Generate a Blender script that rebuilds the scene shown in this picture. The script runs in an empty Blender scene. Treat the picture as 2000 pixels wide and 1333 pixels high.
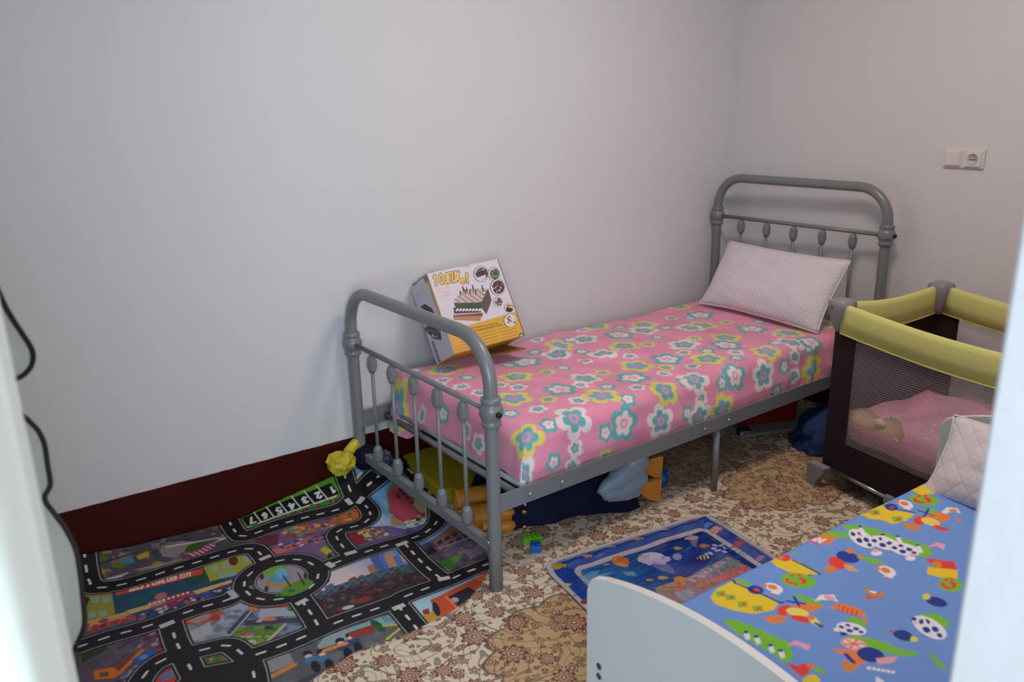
import bpy, bmesh, math, random
import numpy as np
from mathutils import Vector, Matrix, noise

# ---------------------------------------------------------------- camera, world, lights, exposure
sc = bpy.context.scene
col = sc.collection
FPX, YAW, PITCH, ROLL = 1564.5, 0.9742, 0.2869, -0.0212
CAM = np.array([-3.2024, -2.7564, 1.3866])

def cam_axes():
    cy, sy, cp, sp = math.cos(YAW), math.sin(YAW), math.cos(PITCH), math.sin(PITCH)
    f = np.array([cy*cp, sy*cp, -sp]); r = np.array([sy, -cy, 0.0]); u = np.cross(r, f)
    cr, sr = math.cos(ROLL), math.sin(ROLL)
    return cr*r + sr*u, -sr*r + cr*u, f
RX, UY, FW = cam_axes()
cd = bpy.data.cameras.new('camera'); co = bpy.data.objects.new('camera', cd); col.objects.link(co)
M = Matrix(((RX[0], UY[0], -FW[0], CAM[0]), (RX[1], UY[1], -FW[1], CAM[1]), (RX[2], UY[2], -FW[2], CAM[2]), (0, 0, 0, 1)))
co.matrix_world = M
cd.sensor_width = 36.0; cd.lens = FPX*36.0/2000.0; cd.clip_start = 0.02
cd.dof.use_dof = True; cd.dof.focus_distance = 2.7; cd.dof.aperture_fstop = 5.0
sc.camera = co

w = bpy.data.worlds.new('world'); sc.world = w; w.use_nodes = True
w.node_tree.nodes['Background'].inputs[0].default_value = (0.78, 0.88, 1.0, 1)
w.node_tree.nodes['Background'].inputs[1].default_value = 0.25

def area(name, loc, target, sx, sy, energy, color):
    l = bpy.data.lights.new(name, 'AREA'); l.shape = 'RECTANGLE'; l.size = sx; l.size_y = sy
    l.energy = energy; l.color = color
    o = bpy.data.objects.new(name, l); col.objects.link(o); o.location = loc
    o.rotation_euler = (Vector(target)-Vector(loc)).to_track_quat('-Z', 'Y').to_euler()
    return o
area('hall_daylight', (-3.65, -4.1, 1.5), (-2.85, -2.2, 1.1), 2.0, 1.8, 106, (0.70, 0.85, 1.0))
area('ceiling_light', (-1.35, -1.5, 2.42), (-1.3, -1.4, 0.0), 0.45, 0.45, 19.4, (1.0, 0.87, 0.80))

sc.view_settings.view_transform = 'Standard'; sc.view_settings.look = 'None'
sc.view_settings.gamma = 1.0; sc.view_settings.exposure = 0.0
sc.view_settings.use_curve_mapping = False
cy_ = sc.cycles; cy_.max_bounces = 5; cy_.diffuse_bounces = 4; cy_.glossy_bounces = 2; cy_.transparent_max_bounces = 8
cy_.caustics_reflective = False; cy_.caustics_refractive = False; cy_.use_adaptive_sampling = True; cy_.adaptive_threshold = 0.06; cy_.adaptive_min_samples = 20

# ---------------------------------------------------------------- helpers
rnd = random.Random(7)
def lin(c):
    c = np.asarray(c, float)/255.0
    return np.where(c <= 0.04045, c/12.92, ((c+0.055)/1.055)**2.4)
def ray(uv):
    uv = np.atleast_2d(np.asarray(uv, float))
    return FW + np.outer((uv[:, 0]-1000)/FPX, RX) - np.outer((uv[:, 1]-666.5)/FPX, UY)
def at_z(uv, h=0.0):
    d = ray(uv); return CAM + d*((h-CAM[2])/d[:, 2])[:, None]
def at_plane(uv, o, n):
    d = ray(uv); n = np.asarray(n, float)
    return CAM + d*(((np.asarray(o)-CAM)@n)/(d@n))[:, None]

MATS = {}
def mat(name, color, rough=0.6, metal=0.0, bump=0.0, bscale=60.0, var=0.0, vscale=8.0, spec=0.5, sheen=0.0, coat=0.0):
    if name in MATS: return MATS[name]
    m = bpy.data.materials.new(name); m.use_nodes = True
    nt = m.node_tree; b = nt.nodes['Principled BSDF']
    c = tuple(lin(color)) + (1,)
    b.inputs['Base Color'].default_value = c
    b.inputs['Roughness'].default_value = rough; b.inputs['Metallic'].default_value = metal
    b.inputs['Specular IOR Level'].default_value = spec
    if sheen: b.inputs['Sheen Weight'].default_value = sheen
    if coat: b.inputs['Coat Weight'].default_value = coat; b.inputs['Coat Roughness'].default_value = 0.15
    tc = nt.nodes.new('ShaderNodeTexCoord')
    if var:
        n = nt.nodes.new('ShaderNodeTexNoise'); n.inputs['Scale'].default_value = vscale; n.inputs['Detail'].default_value = 5
        nt.links.new(tc.outputs['Object'], n.inputs['Vector'])
        mx = nt.nodes.new('ShaderNodeMix'); mx.data_type = 'RGBA'
        mx.inputs[6].default_value = tuple(x*(1-var) for x in c[:3])+(1,)
        mx.inputs[7].default_value = tuple(min(1, x*(1+var)) for x in c[:3])+(1,)
        nt.links.new(n.outputs['Fac'], mx.inputs[0]); nt.links.new(mx.outputs[2], b.inputs['Base Color'])
    if bump:
        n2 = nt.nodes.new('ShaderNodeTexNoise'); n2.inputs['Scale'].default_value = bscale; n2.inputs['Detail'].default_value = 4
        nt.links.new(tc.outputs['Object'], n2.inputs['Vector'])
        bp = nt.nodes.new('ShaderNodeBump'); bp.inputs['Strength'].default_value = bump; bp.inputs['Distance'].default_value = 0.01
        nt.links.new(n2.outputs['Fac'], bp.inputs['Height']); nt.links.new(bp.outputs['Normal'], b.inputs['Normal'])
    MATS[name] = m
    return m
def print_mat(name, rough=0.6, bump=0.0, bscale=200.0, sheen=0.0, spec=0.5, coat=0.0):
    m = mat(name, (255, 255, 255), rough, bump=bump, bscale=bscale, spec=spec, sheen=sheen, coat=coat)
    nt = m.node_tree; a = nt.nodes.new('ShaderNodeAttribute'); a.attribute_name = 'print'
    nt.links.new(a.outputs['Color'], nt.nodes['Principled BSDF'].inputs['Base Color'])
    return m

def link(name, me, parent=None, m=None, smooth=False):
    o = bpy.data.objects.new(name, me); col.objects.link(o)
    if m: me.materials.append(m)
    if smooth: me.polygons.foreach_set('use_smooth', [True]*len(me.polygons))
    if parent: o.parent = parent
    return o
def tag(o, label=None, cat=None, group=None, kind=None):
    if label: o['label'] = label
    if cat: o['category'] = cat
    if group: o['group'] = group
    if kind: o['kind'] = kind
    return o
def empty(name, loc, label, cat, rot=(0, 0, 0), group=None):
    o = bpy.data.objects.new(name, None); col.objects.link(o); o.location = loc; o.rotation_euler = rot
    o.empty_display_size = 0.05
    return tag(o, label, cat, group)
def bm_obj(name, bm, m, parent=None, smooth=False):
    me = bpy.data.meshes.new(name); bm.normal_update(); bm.to_mesh(me); bm.free()
    return link(name, me, parent, m, smooth)
def add_box(bm, x0, x1, y0, y1, z0, z1, bev=0.0, seg=2, xf=None):
    r = bmesh.ops.create_cube(bm, size=1.0)
    vs = r['verts']
    for v in vs:
        v.co = Vector(((x0+x1)/2+v.co.x*(x1-x0), (y0+y1)/2+v.co.y*(y1-y0), (z0+z1)/2+v.co.z*(z1-z0)))
    if bev:
        es = list({e for v in vs for e in v.link_edges})
        r2 = bmesh.ops.bevel(bm, geom=es, offset=bev, segments=seg, affect='EDGES', profile=0.5)
        vs = list({v for f in r2['faces'] for v in f.verts} | {v for v in vs if v.is_valid})
    if xf is not None:
        for v in vs: v.co = xf @ v.co
    return vs
def box(name, x0, x1, y0, y1, z0, z1, m, parent=None, bev=0.0, xf=None, smooth=False):
    bm = bmesh.new(); add_box(bm, x0, x1, y0, y1, z0, z1, bev, xf=xf)
    return bm_obj(name, bm, m, parent, smooth)
def add_tube(bm, pts, r, seg=14, cap=True, radii=None):
    pts = [Vector(p) for p in pts]; n = len(pts); rings = []; prev = None
    for i in range(n):
        t = (pts[min(i+1, n-1)]-pts[max(i-1, 0)]).normalized()
        if prev is None:
            a = Vector((0, 0, 1)) if abs(t.z) < 0.9 else Vector((1, 0, 0))
            u = t.cross(a).normalized()
        else:
            u = (prev - t*prev.dot(t)).normalized()
        prev = u; v = t.cross(u); rr = radii[i] if radii else r
        rings.append([bm.verts.new(pts[i]+(u*math.cos(k*2*math.pi/seg)+v*math.sin(k*2*math.pi/seg))*rr) for k in range(seg)])
    for i in range(n-1):
        for k in range(seg):
            bm.faces.new((rings[i][k], rings[i][(k+1) % seg], rings[i+1][(k+1) % seg], rings[i+1][k]))
    if cap:
        bm.faces.new(list(reversed(rings[0]))); bm.faces.new(rings[-1])
def tube(name, pts, r, m, parent=None, seg=14, radii=None, cap=True):
    bm = bmesh.new(); add_tube(bm, pts, r, seg, cap, radii)
    return bm_obj(name, bm, m, parent, True)
def lathe(name, prof, base, m, parent=None, seg=20, axis=(0, 0, 1)):
    # prof: list of (radius, height)
    bm = bmesh.new(); ax = Vector(axis).normalized()
    a = Vector((0, 0, 1)) if abs(ax.z) < 0.9 else Vector((1, 0, 0))
    u = ax.cross(a).normalized(); v = ax.cross(u); base = Vector(base)
    rings = [[bm.verts.new(base+ax*h+(u*math.cos(k*2*math.pi/seg)+v*math.sin(k*2*math.pi/seg))*r) for k in range(seg)] for r, h in prof]
    for i in range(len(prof)-1):
        for k in range(seg):
            bm.faces.new((rings[i][k], rings[i][(k+1) % seg], rings[i+1][(k+1) % seg], rings[i+1][k]))
    bm.faces.new(list(reversed(rings[0]))); bm.faces.new(rings[-1])
    bmesh.ops.recalc_face_normals(bm, faces=bm.faces[:])
    return bm_obj(name, bm, m, parent, True)
def prism(name, outline, o, ex, ey, thick, m, parent=None, bev=0.0):
    # outline in (ex, ey) plane coordinates, extruded by thick along ex x ey
    bm = bmesh.new(); o, ex, ey = Vector(o), Vector(ex), Vector(ey); n = ex.cross(ey).normalized()
    lo = [bm.verts.new(o+ex*a+ey*b) for a, b in outline]
    hi = [bm.verts.new(o+ex*a+ey*b+n*thick) for a, b in outline]
    k = len(lo)
    bm.faces.new(list(reversed(lo))); bm.faces.new(hi)
    for i in range(k): bm.faces.new((lo[i], lo[(i+1) % k], hi[(i+1) % k], hi[i]))
    if bev:
        es = [e for e in bm.edges if (e.verts[0] in lo and e.verts[1] in lo) or (e.verts[0] in hi and e.verts[1] in hi)]
        bmesh.ops.bevel(bm, geom=es, offset=bev, segments=2, affect='EDGES', profile=0.5)
    bmesh.ops.recalc_face_normals(bm, faces=bm.faces[:])
    return bm_obj(name, bm, m, parent)
def crumple(name, loc, rad, m, parent=None, seed=0, amp=0.25, freq=2.2, sub=4, rot=(0, 0, 0), floor=None, ridged=True):
    bm = bmesh.new(); bmesh.ops.create_icosphere(bm, subdivisions=sub, radius=1.0)
    off = Vector((seed*13.1, seed*7.7, seed*3.3))
    R = Matrix.Rotation(rot[2], 3, 'Z') @ Matrix.Rotation(rot[1], 3, 'Y') @ Matrix.Rotation(rot[0], 3, 'X')
    for v in bm.verts:
        p = v.co.copy(); n = noise.noise(p*freq+off)
        if ridged: n = (1-2*abs(n))*0.7 + 0.4*(1-2*abs(noise.noise(p*freq*2.3+off)))-0.6
        p = p*(1+amp*n)
        p = R @ Vector((p.x*rad[0], p.y*rad[1], p.z*rad[2]))
        v.co = p
    if floor is not None:
        for v in bm.verts: v.co.z = max(v.co.z, floor-loc[2]+0.002*noise.noise(v.co*30))
    o = bm_obj(name, bm, m, parent, True); o.location = loc
    return o
def sm(a, b, x):
    t = np.clip((np.asarray(x, float)-a)/(b-a), 0, 1); return t*t*(3-2*t)
def catmull(pts, n=8):
    P = np.asarray(pts, float); P = np.vstack([2*P[0]-P[1], P, 2*P[-1]-P[-2]]); out = []
    for i in range(1, len(P)-2):
        for t in np.linspace(0, 1, n, endpoint=False):
            p0, p1, p2, p3 = P[i-1], P[i], P[i+1], P[i+2]
            out.append(0.5*((2*p1)+(-p0+p2)*t+(2*p0-5*p1+4*p2-p3)*t*t+(-p0+3*p1-3*p2+p3)*t**3))
    out.append(P[-2]); return np.array(out)
def ell(cx, cy, rx, ry, ang=0, n=22):
    t = np.linspace(0, 2*math.pi, n, endpoint=False); a = math.radians(ang)
    x = rx*np.cos(t); y = ry*np.sin(t)
    return np.stack([cx+x*math.cos(a)-y*math.sin(a), cy+x*math.sin(a)+y*math.cos(a)], 1)

class Ras:
    """flat print kept in the print's own surface coordinates; becomes a colour layer on a fine mesh"""
    def __init__(s, x0, y0, x1, y1, res, base, gain=1.0):
        s.nx = int((x1-x0)/res)+1; s.ny = int((y1-y0)/res)+1; s.res = res; s.x0 = x0; s.y0 = y0; s.gain = gain
        s.xs = x0+np.arange(s.nx)*res; s.ys = y0+np.arange(s.ny)*res
        s.c = np.empty((s.ny, s.nx, 3)); s.c[:] = lin(base)
    def _bb(s, lo, hi):
        i0 = max(0, int(math.floor((lo[0]-s.x0)/s.res))); i1 = min(s.nx, int(math.ceil((hi[0]-s.x0)/s.res))+1)
        j0 = max(0, int(math.floor((lo[1]-s.y0)/s.res))); j1 = min(s.ny, int(math.ceil((hi[1]-s.y0)/s.res))+1)
        return i0, i1, j0, j1
    def cover(s, P):
        P = np.asarray(P, float); lo, hi = P.min(0), P.max(0)
        i0, i1, j0, j1 = s._bb(lo, hi)
        if i1 <= i0 or j1 <= j0: return None
        cov = np.zeros((j1-j0, i1-i0))
        for ox, oy in ((-.25, -.25), (.25, -.25), (-.25, .25), (.25, .25)):
            X = (s.xs[i0:i1]+ox*s.res)[None, :]; Y = (s.ys[j0:j1]+oy*s.res)[:, None]
            ins = np.zeros(cov.shape, bool)
            for k in range(len(P)):
                xa, ya = P[k]; xb, yb = P[k-1]
                if ya == yb: continue
                c = ((ya > Y) != (yb > Y)) & (X < (xb-xa)*(Y-ya)/(yb-ya)+xa)
                ins ^= c
            cov += ins*0.25
        return cov, (slice(j0, j1), slice(i0, i1))
    def poly(s, P, c, alpha=1.0):
        r = s.cover(P)
        if r is None: return
        cov, sl = r; a = (cov*alpha)[..., None]
        s.c[sl] = s.c[sl]*(1-a)+lin(c)*a
    def grad(s, P, c0, c1, p0, p1):
        r = s.cover(P)
        if r is None: return
        cov, sl = r; p0 = np.asarray(p0); d = np.asarray(p1)-p0
        X = s.xs[sl[1]][None, :]; Y = s.ys[sl[0]][:, None]
        t = np.clip(((X-p0[0])*d[0]+(Y-p0[1])*d[1])/(d@d), 0, 1)[..., None]
        a = cov[..., None]; s.c[sl] = s.c[sl]*(1-a)+(lin(c0)*(1-t)+lin(c1)*t)*a
    def stroke(s, P, wd, c, alpha=1.0):
        P = np.asarray(P, float)
        for k in range(len(P)-1):
            a, b = P[k], P[k+1]
            i0, i1, j0, j1 = s._bb(np.minimum(a, b)-wd, np.maximum(a, b)+wd)
            if i1 <= i0 or j1 <= j0: continue
            X = s.xs[i0:i1][None, :]; Y = s.ys[j0:j1][:, None]; d = b-a; L = d@d+1e-12
            t = np.clip(((X-a[0])*d[0]+(Y-a[1])*d[1])/L, 0, 1)
            dist = np.hypot(X-a[0]-t*d[0], Y-a[1]-t*d[1])
            cv = (np.clip((wd/2-dist)/s.res+0.5, 0, 1)*alpha)[..., None]
            s.c[j0:j1, i0:i1] = s.c[j0:j1, i0:i1]*(1-cv)+lin(c)*cv
    def speck(s, P, pal, n, smin, smax, asp=0.5, alpha=0.9, rr=rnd, ang=None):
        """many little printed figures scattered inside outline P"""
        P = np.asarray(P, float); lo, hi = P.min(0), P.max(0); k = 0; tries = 0
        while k < n and tries < n*8:
            tries += 1
            q = np.array([rr.uniform(lo[0], hi[0]), rr.uniform(lo[1], hi[1])]); ins = False
            for i in range(len(P)):
                xa, ya = P[i]; xb, yb = P[i-1]
                if (ya > q[1]) != (yb > q[1]) and q[0] < (xb-xa)*(q[1]-ya)/(yb-ya)+xa: ins = not ins
            if not ins: continue
            k += 1; z = rr.uniform(smin, smax); a = rr.uniform(0, 180) if ang is None else ang+rr.uniform(-12, 12); c = rr.choice(pal)
            if ang is not None or rr.random() < 0.5: s.poly(ell(q[0], q[1], z, z*asp*rr.uniform(.6, 1.6), a, 10), c, alpha)
            else:
                e = ell(q[0], q[1], z, z*rr.uniform(.5, 1.5), a, 4); s.poly(e, c, alpha)
    def mesh(s, name, fn, m, parent=None, mask=None, thick=0.0, smooth=True):
        X, Y = np.meshgrid(s.xs, s.ys); co = fn(X.ravel(), Y.ravel()).reshape(-1, 3)
        idx = np.arange(s.nx*s.ny).reshape(s.ny, s.nx)
        q = np.stack([idx[:-1, :-1], idx[:-1, 1:], idx[1:, 1:], idx[1:, :-1]], -1).reshape(-1, 4)
        if mask is not None:
            mk = mask(X, Y).ravel(); q = q[mk[q].all(1)]
            used = np.zeros(len(co), bool); used[q.ravel()] = True
            remap = np.cumsum(used)-1; q = remap[q]; co = co[used]; cc = s.c.reshape(-1, 3)[used]
        else: cc = s.c.reshape(-1, 3)
        me = bpy.data.meshes.new(name)
        me.vertices.add(len(co)); me.vertices.foreach_set('co', co.astype(np.float32).ravel())
        me.loops.add(q.size); me.loops.foreach_set('vertex_index', q.astype(np.int32).ravel())
        me.polygons.add(len(q)); me.polygons.foreach_set('loop_start', (np.arange(len(q))*4).astype(np.int32))
        me.polygons.foreach_set('loop_total', np.full(len(q), 4, np.int32))
        me.update(calc_edges=True); me.validate()
        at = me.color_attributes.new('print', 'FLOAT_COLOR', 'POINT')
        a4 = np.ones((len(co), 4), np.float32); a4[:, :3] = np.clip(cc*s.gain, 0, 0.92)
        at.data.foreach_set('color', a4.ravel())
        o = link(name, me, parent, m, smooth)
        if thick:
            md = o.modifiers.new('rim', 'SOLIDIFY'); md.thickness = thick; md.offset = -1; md.use_rim_only = True
        return o

FONT = {  # stroke letters on a 1 x 1.4 cell
 'A': [[(0, 0), (.5, 1.4), (1, 0)], [(.2, .5), (.8, .5)]], 'B': [[(0, 0), (0, 1.4), (.7, 1.35), (.85, 1.05), (.7, .75), (0, .72)], [(.7, .75), (.95, .4), (.75, .03), (0, 0)]],
 'C': [[(.95, 1.15), (.6, 1.4), (.15, 1.2), (0, .7), (.15, .2), (.6, 0), (.95, .25)]], 'D': [[(0, 0), (0, 1.4), (.6, 1.3), (.95, .7), (.6, .1), (0, 0)]],
 'E': [[(.9, 1.4), (0, 1.4), (0, 0), (.9, 0)], [(0, .7), (.7, .7)]], 'I': [[(.5, 0), (.5, 1.4)]], 'L': [[(0, 1.4), (0, 0), (.85, 0)]],
 'T': [[(0, 1.4), (1, 1.4)], [(.5, 1.4), (.5, 0)]], 'U': [[(0, 1.4), (0, .35), (.3, 0), (.7, 0), (1, .35), (1, 1.4)]], 'V': [[(0, 1.4), (.5, 0), (1, 1.4)]],
 'X': [[(0, 0), (1, 1.4)], [(0, 1.4), (1, 0)]], 'Y': [[(0, 1.4), (.5, .7), (1, 1.4)], [(.5, .7), (.5, 0)]], 'Z': [[(0, 1.4), (1, 1.4), (0, 0), (1, 0)]],
 'J': [[(.8, 1.4), (.8, .3), (.5, 0), (.1, .15)]], 'n': [[(0, 0), (0, .8)], [(0, .6), (.4, .85), (.8, .6), (.8, 0)]], 'e': [[(0, .45), (.8, .45), (.7, .8), (.3, .85), (0, .45), (.25, .05), (.75, .1)]],
 '0': [[(.5, 1.4), (.9, 1.1), (.9, .3), (.5, 0), (.1, .3), (.1, 1.1), (.5, 1.4)]], '1': [[(.2, 1.1), (.55, 1.4), (.55, 0)]], '2': [[(.05, 1.1), (.4, 1.4), (.85, 1.15), (.8, .8), (.05, 0), (.95, 0)]],
 '3': [[(.05, 1.25), (.5, 1.4), (.85, 1.1), (.45, .75), (.9, .4), (.5, 0), (.05, .2)]], '4': [[(.7, 0), (.7, 1.4), (0, .4), (1, .4)]], '5': [[(.85, 1.4), (.15, 1.4), (.1, .8), (.6, .9), (.9, .45), (.5, 0), (.05, .15)]],
 '6': [[(.8, 1.3), (.4, 1.2), (.1, .5), (.4, 0), (.85, .3), (.7, .7), (.15, .5)]], '7': [[(0, 1.4), (.95, 1.4), (.35, 0)]]}
def text(ras, s, o, ex, ey, wd, c, adv=1.45, mp=None):
    o, ex, ey = (np.asarray(v, float) for v in (o, ex, ey))
    for k, ch in enumerate(s):
        for st in FONT.get(ch, []):
            P = np.array([o+ex*(k*adv+x)+ey*y for x, y in st])
            ras.stroke(mp(P) if mp else P, wd, c)

# ---------------------------------------------------------------- the room
WALL = (220, 219, 220)
m_wall = mat('wall_paint', WALL, 0.38, bump=0.10, bscale=28, var=0.012, vscale=2.5, spec=0.45)
m_ceil = mat('ceiling_paint', (225, 222, 218), 0.7)
m_base = mat('baseboard_paint', (64, 15, 9), 0.4, spec=.22, bump=0.03, bscale=30, var=0.06, vscale=6)
m_floor = mat('floor_concrete', (150, 140, 128), 0.7, var=0.1, bump=0.05)
H = 2.5; XL = -3.8; YF = -2.47; XJ = -2.535
def structure(name, *a, **k): return tag(box(name, *a, **k), kind='structure')
structure('floor', XL-0.2, 0.2, -5.2, 0.2, -0.14, -0.004, m_floor)
WTH, WY0 = 0.0381, -0.008      # the long wall runs parallel to the bed
def wall_y(x): return WY0 + math.tan(WTH)*x
structure('wall_left', XL-0.2, 0.1, 0.0, 0.16, -0.01, H+.1, m_wall, xf=Matrix.Translation((0, WY0, 0)) @ Matrix.Rotation(WTH, 4, 'Z'))
structure('wall_right', 0.0, 0.16, YF-.18, 0.1, -0.01, H+.1, m_wall)
structure('wall_front', XJ, 0.16, YF-0.17, YF, -0.01, H+.1, m_wall, bev=0.004)
tag(box('wall_unseen_1', XL, -3.52, YF-0.17, YF, -0.01, H+.1, m_wall, bev=.004), kind='structure')  # unseen wall left of the doorway, added to darken the long wall's left end
tag(box('wall_unseen_2', -3.52, XJ, YF-0.17, YF, 2.08, H+.1, m_wall, bev=.004), kind='structure')  # unseen wall over the doorway, added to shade the top of the long wall
structure('wall_side', XL-0.16, XL, YF-0.17, -.1, -0.01, H+.1, m_wall)
structure('ceiling', XL-0.2, 0.2, YF-0.2, 0.2, H, H+.12, m_ceil)
# hand-painted brown skirting band, slightly uneven along its upper edge
def baseboard(name, p0, p1, nrm, h, h1=None):
    bm = bmesh.new(); n = 160; p0, p1, nrm = Vector(p0), Vector(p1), Vector(nrm)
    fr, bk = [], []
    for i in range(n+1):
        t = i/n; q = p0.lerp(p1, t); top = (h if h1 is None else h+(h1-h)*t)+0.0022*noise.noise(Vector((t*38, 1, 0)))+0.0016*noise.noise(Vector((t*120, 3, 0)))
        fr.append((bm.verts.new(q+nrm*.005), bm.verts.new(q+nrm*.005+Vector((0, 0, top)))))
        bk.append(bm.verts.new(q+Vector((0, 0, top))))
    for i in range(n):
        bm.faces.new((fr[i][0], fr[i+1][0], fr[i+1][1], fr[i][1])); bm.faces.new((fr[i][1], fr[i+1][1], bk[i+1], bk[i]))
    bmesh.ops.recalc_face_normals(bm, faces=bm.faces[:])
    return tag(bm_obj(name, bm, m_base), kind='structure')
baseboard('baseboard_left', (XL, wall_y(XL), -.004), (0, WY0, -.004), (0, -1, 0), 0.222, .16)
baseboard('baseboard_right', (0, 0, -.004), (0, YF, -.004), (-1, 0, 0), 0.158)

# ---------------------------------------------------------------- carpet
def carpet_material():
    m = bpy.data.materials.new('persian_carpet'); m.use_nodes = True; nt = m.node_tree; N = nt.nodes; L = nt.links
    b = N['Principled BSDF']; b.inputs['Roughness'].default_value = 0.95; b.inputs['Specular IOR Level'].default_value = 0.1
    b.inputs['Sheen Weight'].default_value = 0.2
    tc = N.new('ShaderNodeTexCoord')
    def math_(op, a, c=None, clamp=False):
        n = N.new('ShaderNodeMath'); n.operation = op; n.use_clamp = clamp
        for i, v in enumerate((a, c)):
            if v is None: continue
            if isinstance(v, (int, float)): n.inputs[i].default_value = v
            else: L.new(v, n.inputs[i])
        return n.outputs[0]
    def vm(op, a, c):
        n = N.new('ShaderNodeVectorMath'); n.operation = op
        for i, v in enumerate((a, c)):
            if isinstance(v, tuple): n.inputs[i].default_value = v
            else: L.new(v, n.inputs[i])
        return n.outputs[0]
    def mix(f, a, c):
        n = N.new('ShaderNodeMix'); n.data_type = 'RGBA'
        if isinstance(f, float): n.inputs[0].default_value = f
        else: L.new(f, n.inputs[0])
        for i, v in ((6, a), (7, c)):
            if isinstance(v, tuple): n.inputs[i].default_value = tuple(lin(v))+(1,)
            else: L.new(v, n.inputs[i])
        return n.outputs[2]
    P = tc.outputs['Object']
    nz = N.new('ShaderNodeTexNoise'); nz.inputs['Scale'].default_value = 5; nz.inputs['Detail'].default_value = 1; L.new(P, nz.inputs['Vector'])
    warp = vm('SCALE', vm('SUBTRACT', nz.outputs['Color'], (.5, .5, .5)), (0, 0, 0)); warp.node.inputs['Scale'].default_value = 0.10
    W = vm('ADD', P, warp)
    def step(v, lo, hi):
        n = N.new('ShaderNodeMapRange'); n.interpolation_type = 'SMOOTHSTEP'
        n.inputs['From Min'].default_value = lo; n.inputs['From Max'].default_value = hi; L.new(v, n.inputs['Value']); return n.outputs[0]
    # golden medallion field: scalloped blobs
    field = None
    for (cx, cy, rx, ry) in GOLD:
        sp = N.new('ShaderNodeSeparateXYZ'); L.new(vm('ADD', P, (-cx, -cy, 0)), sp.inputs[0])
        X = math_('DIVIDE', sp.outputs[0], rx); Y = math_('DIVIDE', sp.outputs[1], ry)
        r = math_('SQRT', math_('ADD', math_('MULTIPLY', X, X), math_('MULTIPLY', Y, Y)))
        th = math_('ARCTAN2', Y, X)
        sc_ = math_('ABSOLUTE', math_('SINE', math_('MULTIPLY', th, 6.0)))
        rr = math_('SUBTRACT', r, math_('MULTIPLY', sc_, 0.13))
        field = rr if field is None else math_('MINIMUM', field, rr)
    fill = step(field, 0.9, 0.885)
    edge = math_('MULTIPLY', step(field, 0.93, 0.91), step(field, 0.875, 0.89))
    nc = N.new('ShaderNodeTexNoise'); nc.inputs['Scale'].default_value = 30; nc.inputs['Detail'].default_value = 3; L.new(P, nc.inputs['Vector'])
    cream = mix(nc.outputs['Fac'], (234, 216, 190), (216, 198, 172)); gold = mix(nc.outputs['Fac'], (206, 174, 128), (186, 152, 108))
    c = mix(fill, cream, gold)
    # curling vines
    for scl, k_, wd, seedv in ((5.0, 9.0, 0.050, 0.0), (8.0, 7.0, 0.045, 3.7)):
        v = N.new('ShaderNodeTexNoise'); v.noise_dimensions = '2D'; v.inputs['Scale'].default_value = scl; v.inputs['Detail'].default_value = 0.6
        L.new(vm('ADD', P, (seedv, seedv, 0)), v.inputs['Vector'])
        f = math_('ABSOLUTE', math_('SUBTRACT', math_('FRACT', math_('MULTIPLY', v.outputs['Fac'], k_)), 0.5))
        k = step(f, wd*1.5, wd*0.6)
        c = mix(math_('MULTIPLY', k, 0.7), c, (104, 90, 72))
    # blossoms of three sizes
    def flowers(c, scl, R, petals, off, cols, amt=1.0, keep=0.0):
        v = N.new('ShaderNodeTexVoronoi'); v.feature = 'F1'; v.voronoi_dimensions = '2D'; v.inputs['Scale'].default_value = scl
        v.inputs['Randomness'].default_value = 0.75
        Q = vm('ADD', P, (off, off*.6, 0)); L.new(Q, v.inputs['Vector'])
        loc = vm('SUBTRACT', Q, v.outputs['Position']); sp = N.new('ShaderNodeSeparateXYZ'); L.new(loc, sp.inputs[0])
        th = math_('ARCTAN2', sp.outputs[1], sp.outputs[0])
        sc3 = N.new('ShaderNodeSeparateColor'); L.new(v.outputs['Color'], sc3.inputs[0])
        ph = math_('MULTIPLY', sc3.outputs[0], 6.28)
        pet = math_('ABSOLUTE', math_('COSINE', math_('ADD', math_('MULTIPLY', th, petals/2), ph)))
        size = math_('ADD', math_('MULTIPLY', sc3.outputs[1], 0.5), 0.65)
        Rr = math_('MULTIPLY', math_('ADD', math_('MULTIPLY', pet, 0.45), 0.62), math_('MULTIPLY', size, R))
        q = math_('DIVIDE', v.outputs['Distance'], Rr)
        on = math_('MULTIPLY', step(q, 1.06, 0.98), math_('GREATER_THAN', sc3.outputs[2], keep))
        rp = N.new('ShaderNodeValToRGB'); rp.color_ramp.interpolation = 'CONSTANT'
        els = rp.color_ramp.elements
        for i, (p_, cc) in enumerate(cols):
            e = els[0] if i == 0 else (els[1] if i == 1 else els.new(p_))
            e.position = p_; e.color = tuple(lin(cc))+(1,)
        L.new(q, rp.inputs['Fac'])
        return mix(math_('MULTIPLY', on, amt), c, rp.outputs['Color'])
    c = flowers(c, 34, 0.30, 3, 0.31, [(0, (150, 120, 88)), (.45, (92, 78, 60)), (.8, (120, 66, 56))], 0.8, 0.25)
    c = flowers(c, 19, 0.30, 5, 1.7, [(0, (214, 190, 160)), (.25, (132, 50, 44)), (.55, (200, 168, 134)), (.78, (84, 66, 54))], 0.9, 0.2)
    c = flowers(c, 8.5, 0.29, 9, 4.4, [(0, (214, 190, 160)), (.14, (120, 42, 40)), (.28, (202, 172, 138)), (.42, (74, 60, 56)), (.52, (196, 150, 118)), (.72, (140, 58, 50)), (.88, (70, 54, 46))], 0.9, 0.15)
    c = mix(math_('MULTIPLY', edge, 0.8), c, (96, 70, 52))
    L.new(c, b.inputs['Base Color'])
    n3 = N.new('ShaderNodeTexNoise'); n3.inputs['Scale'].default_value = 500; L.new(P, n3.inputs['Vector'])
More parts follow.
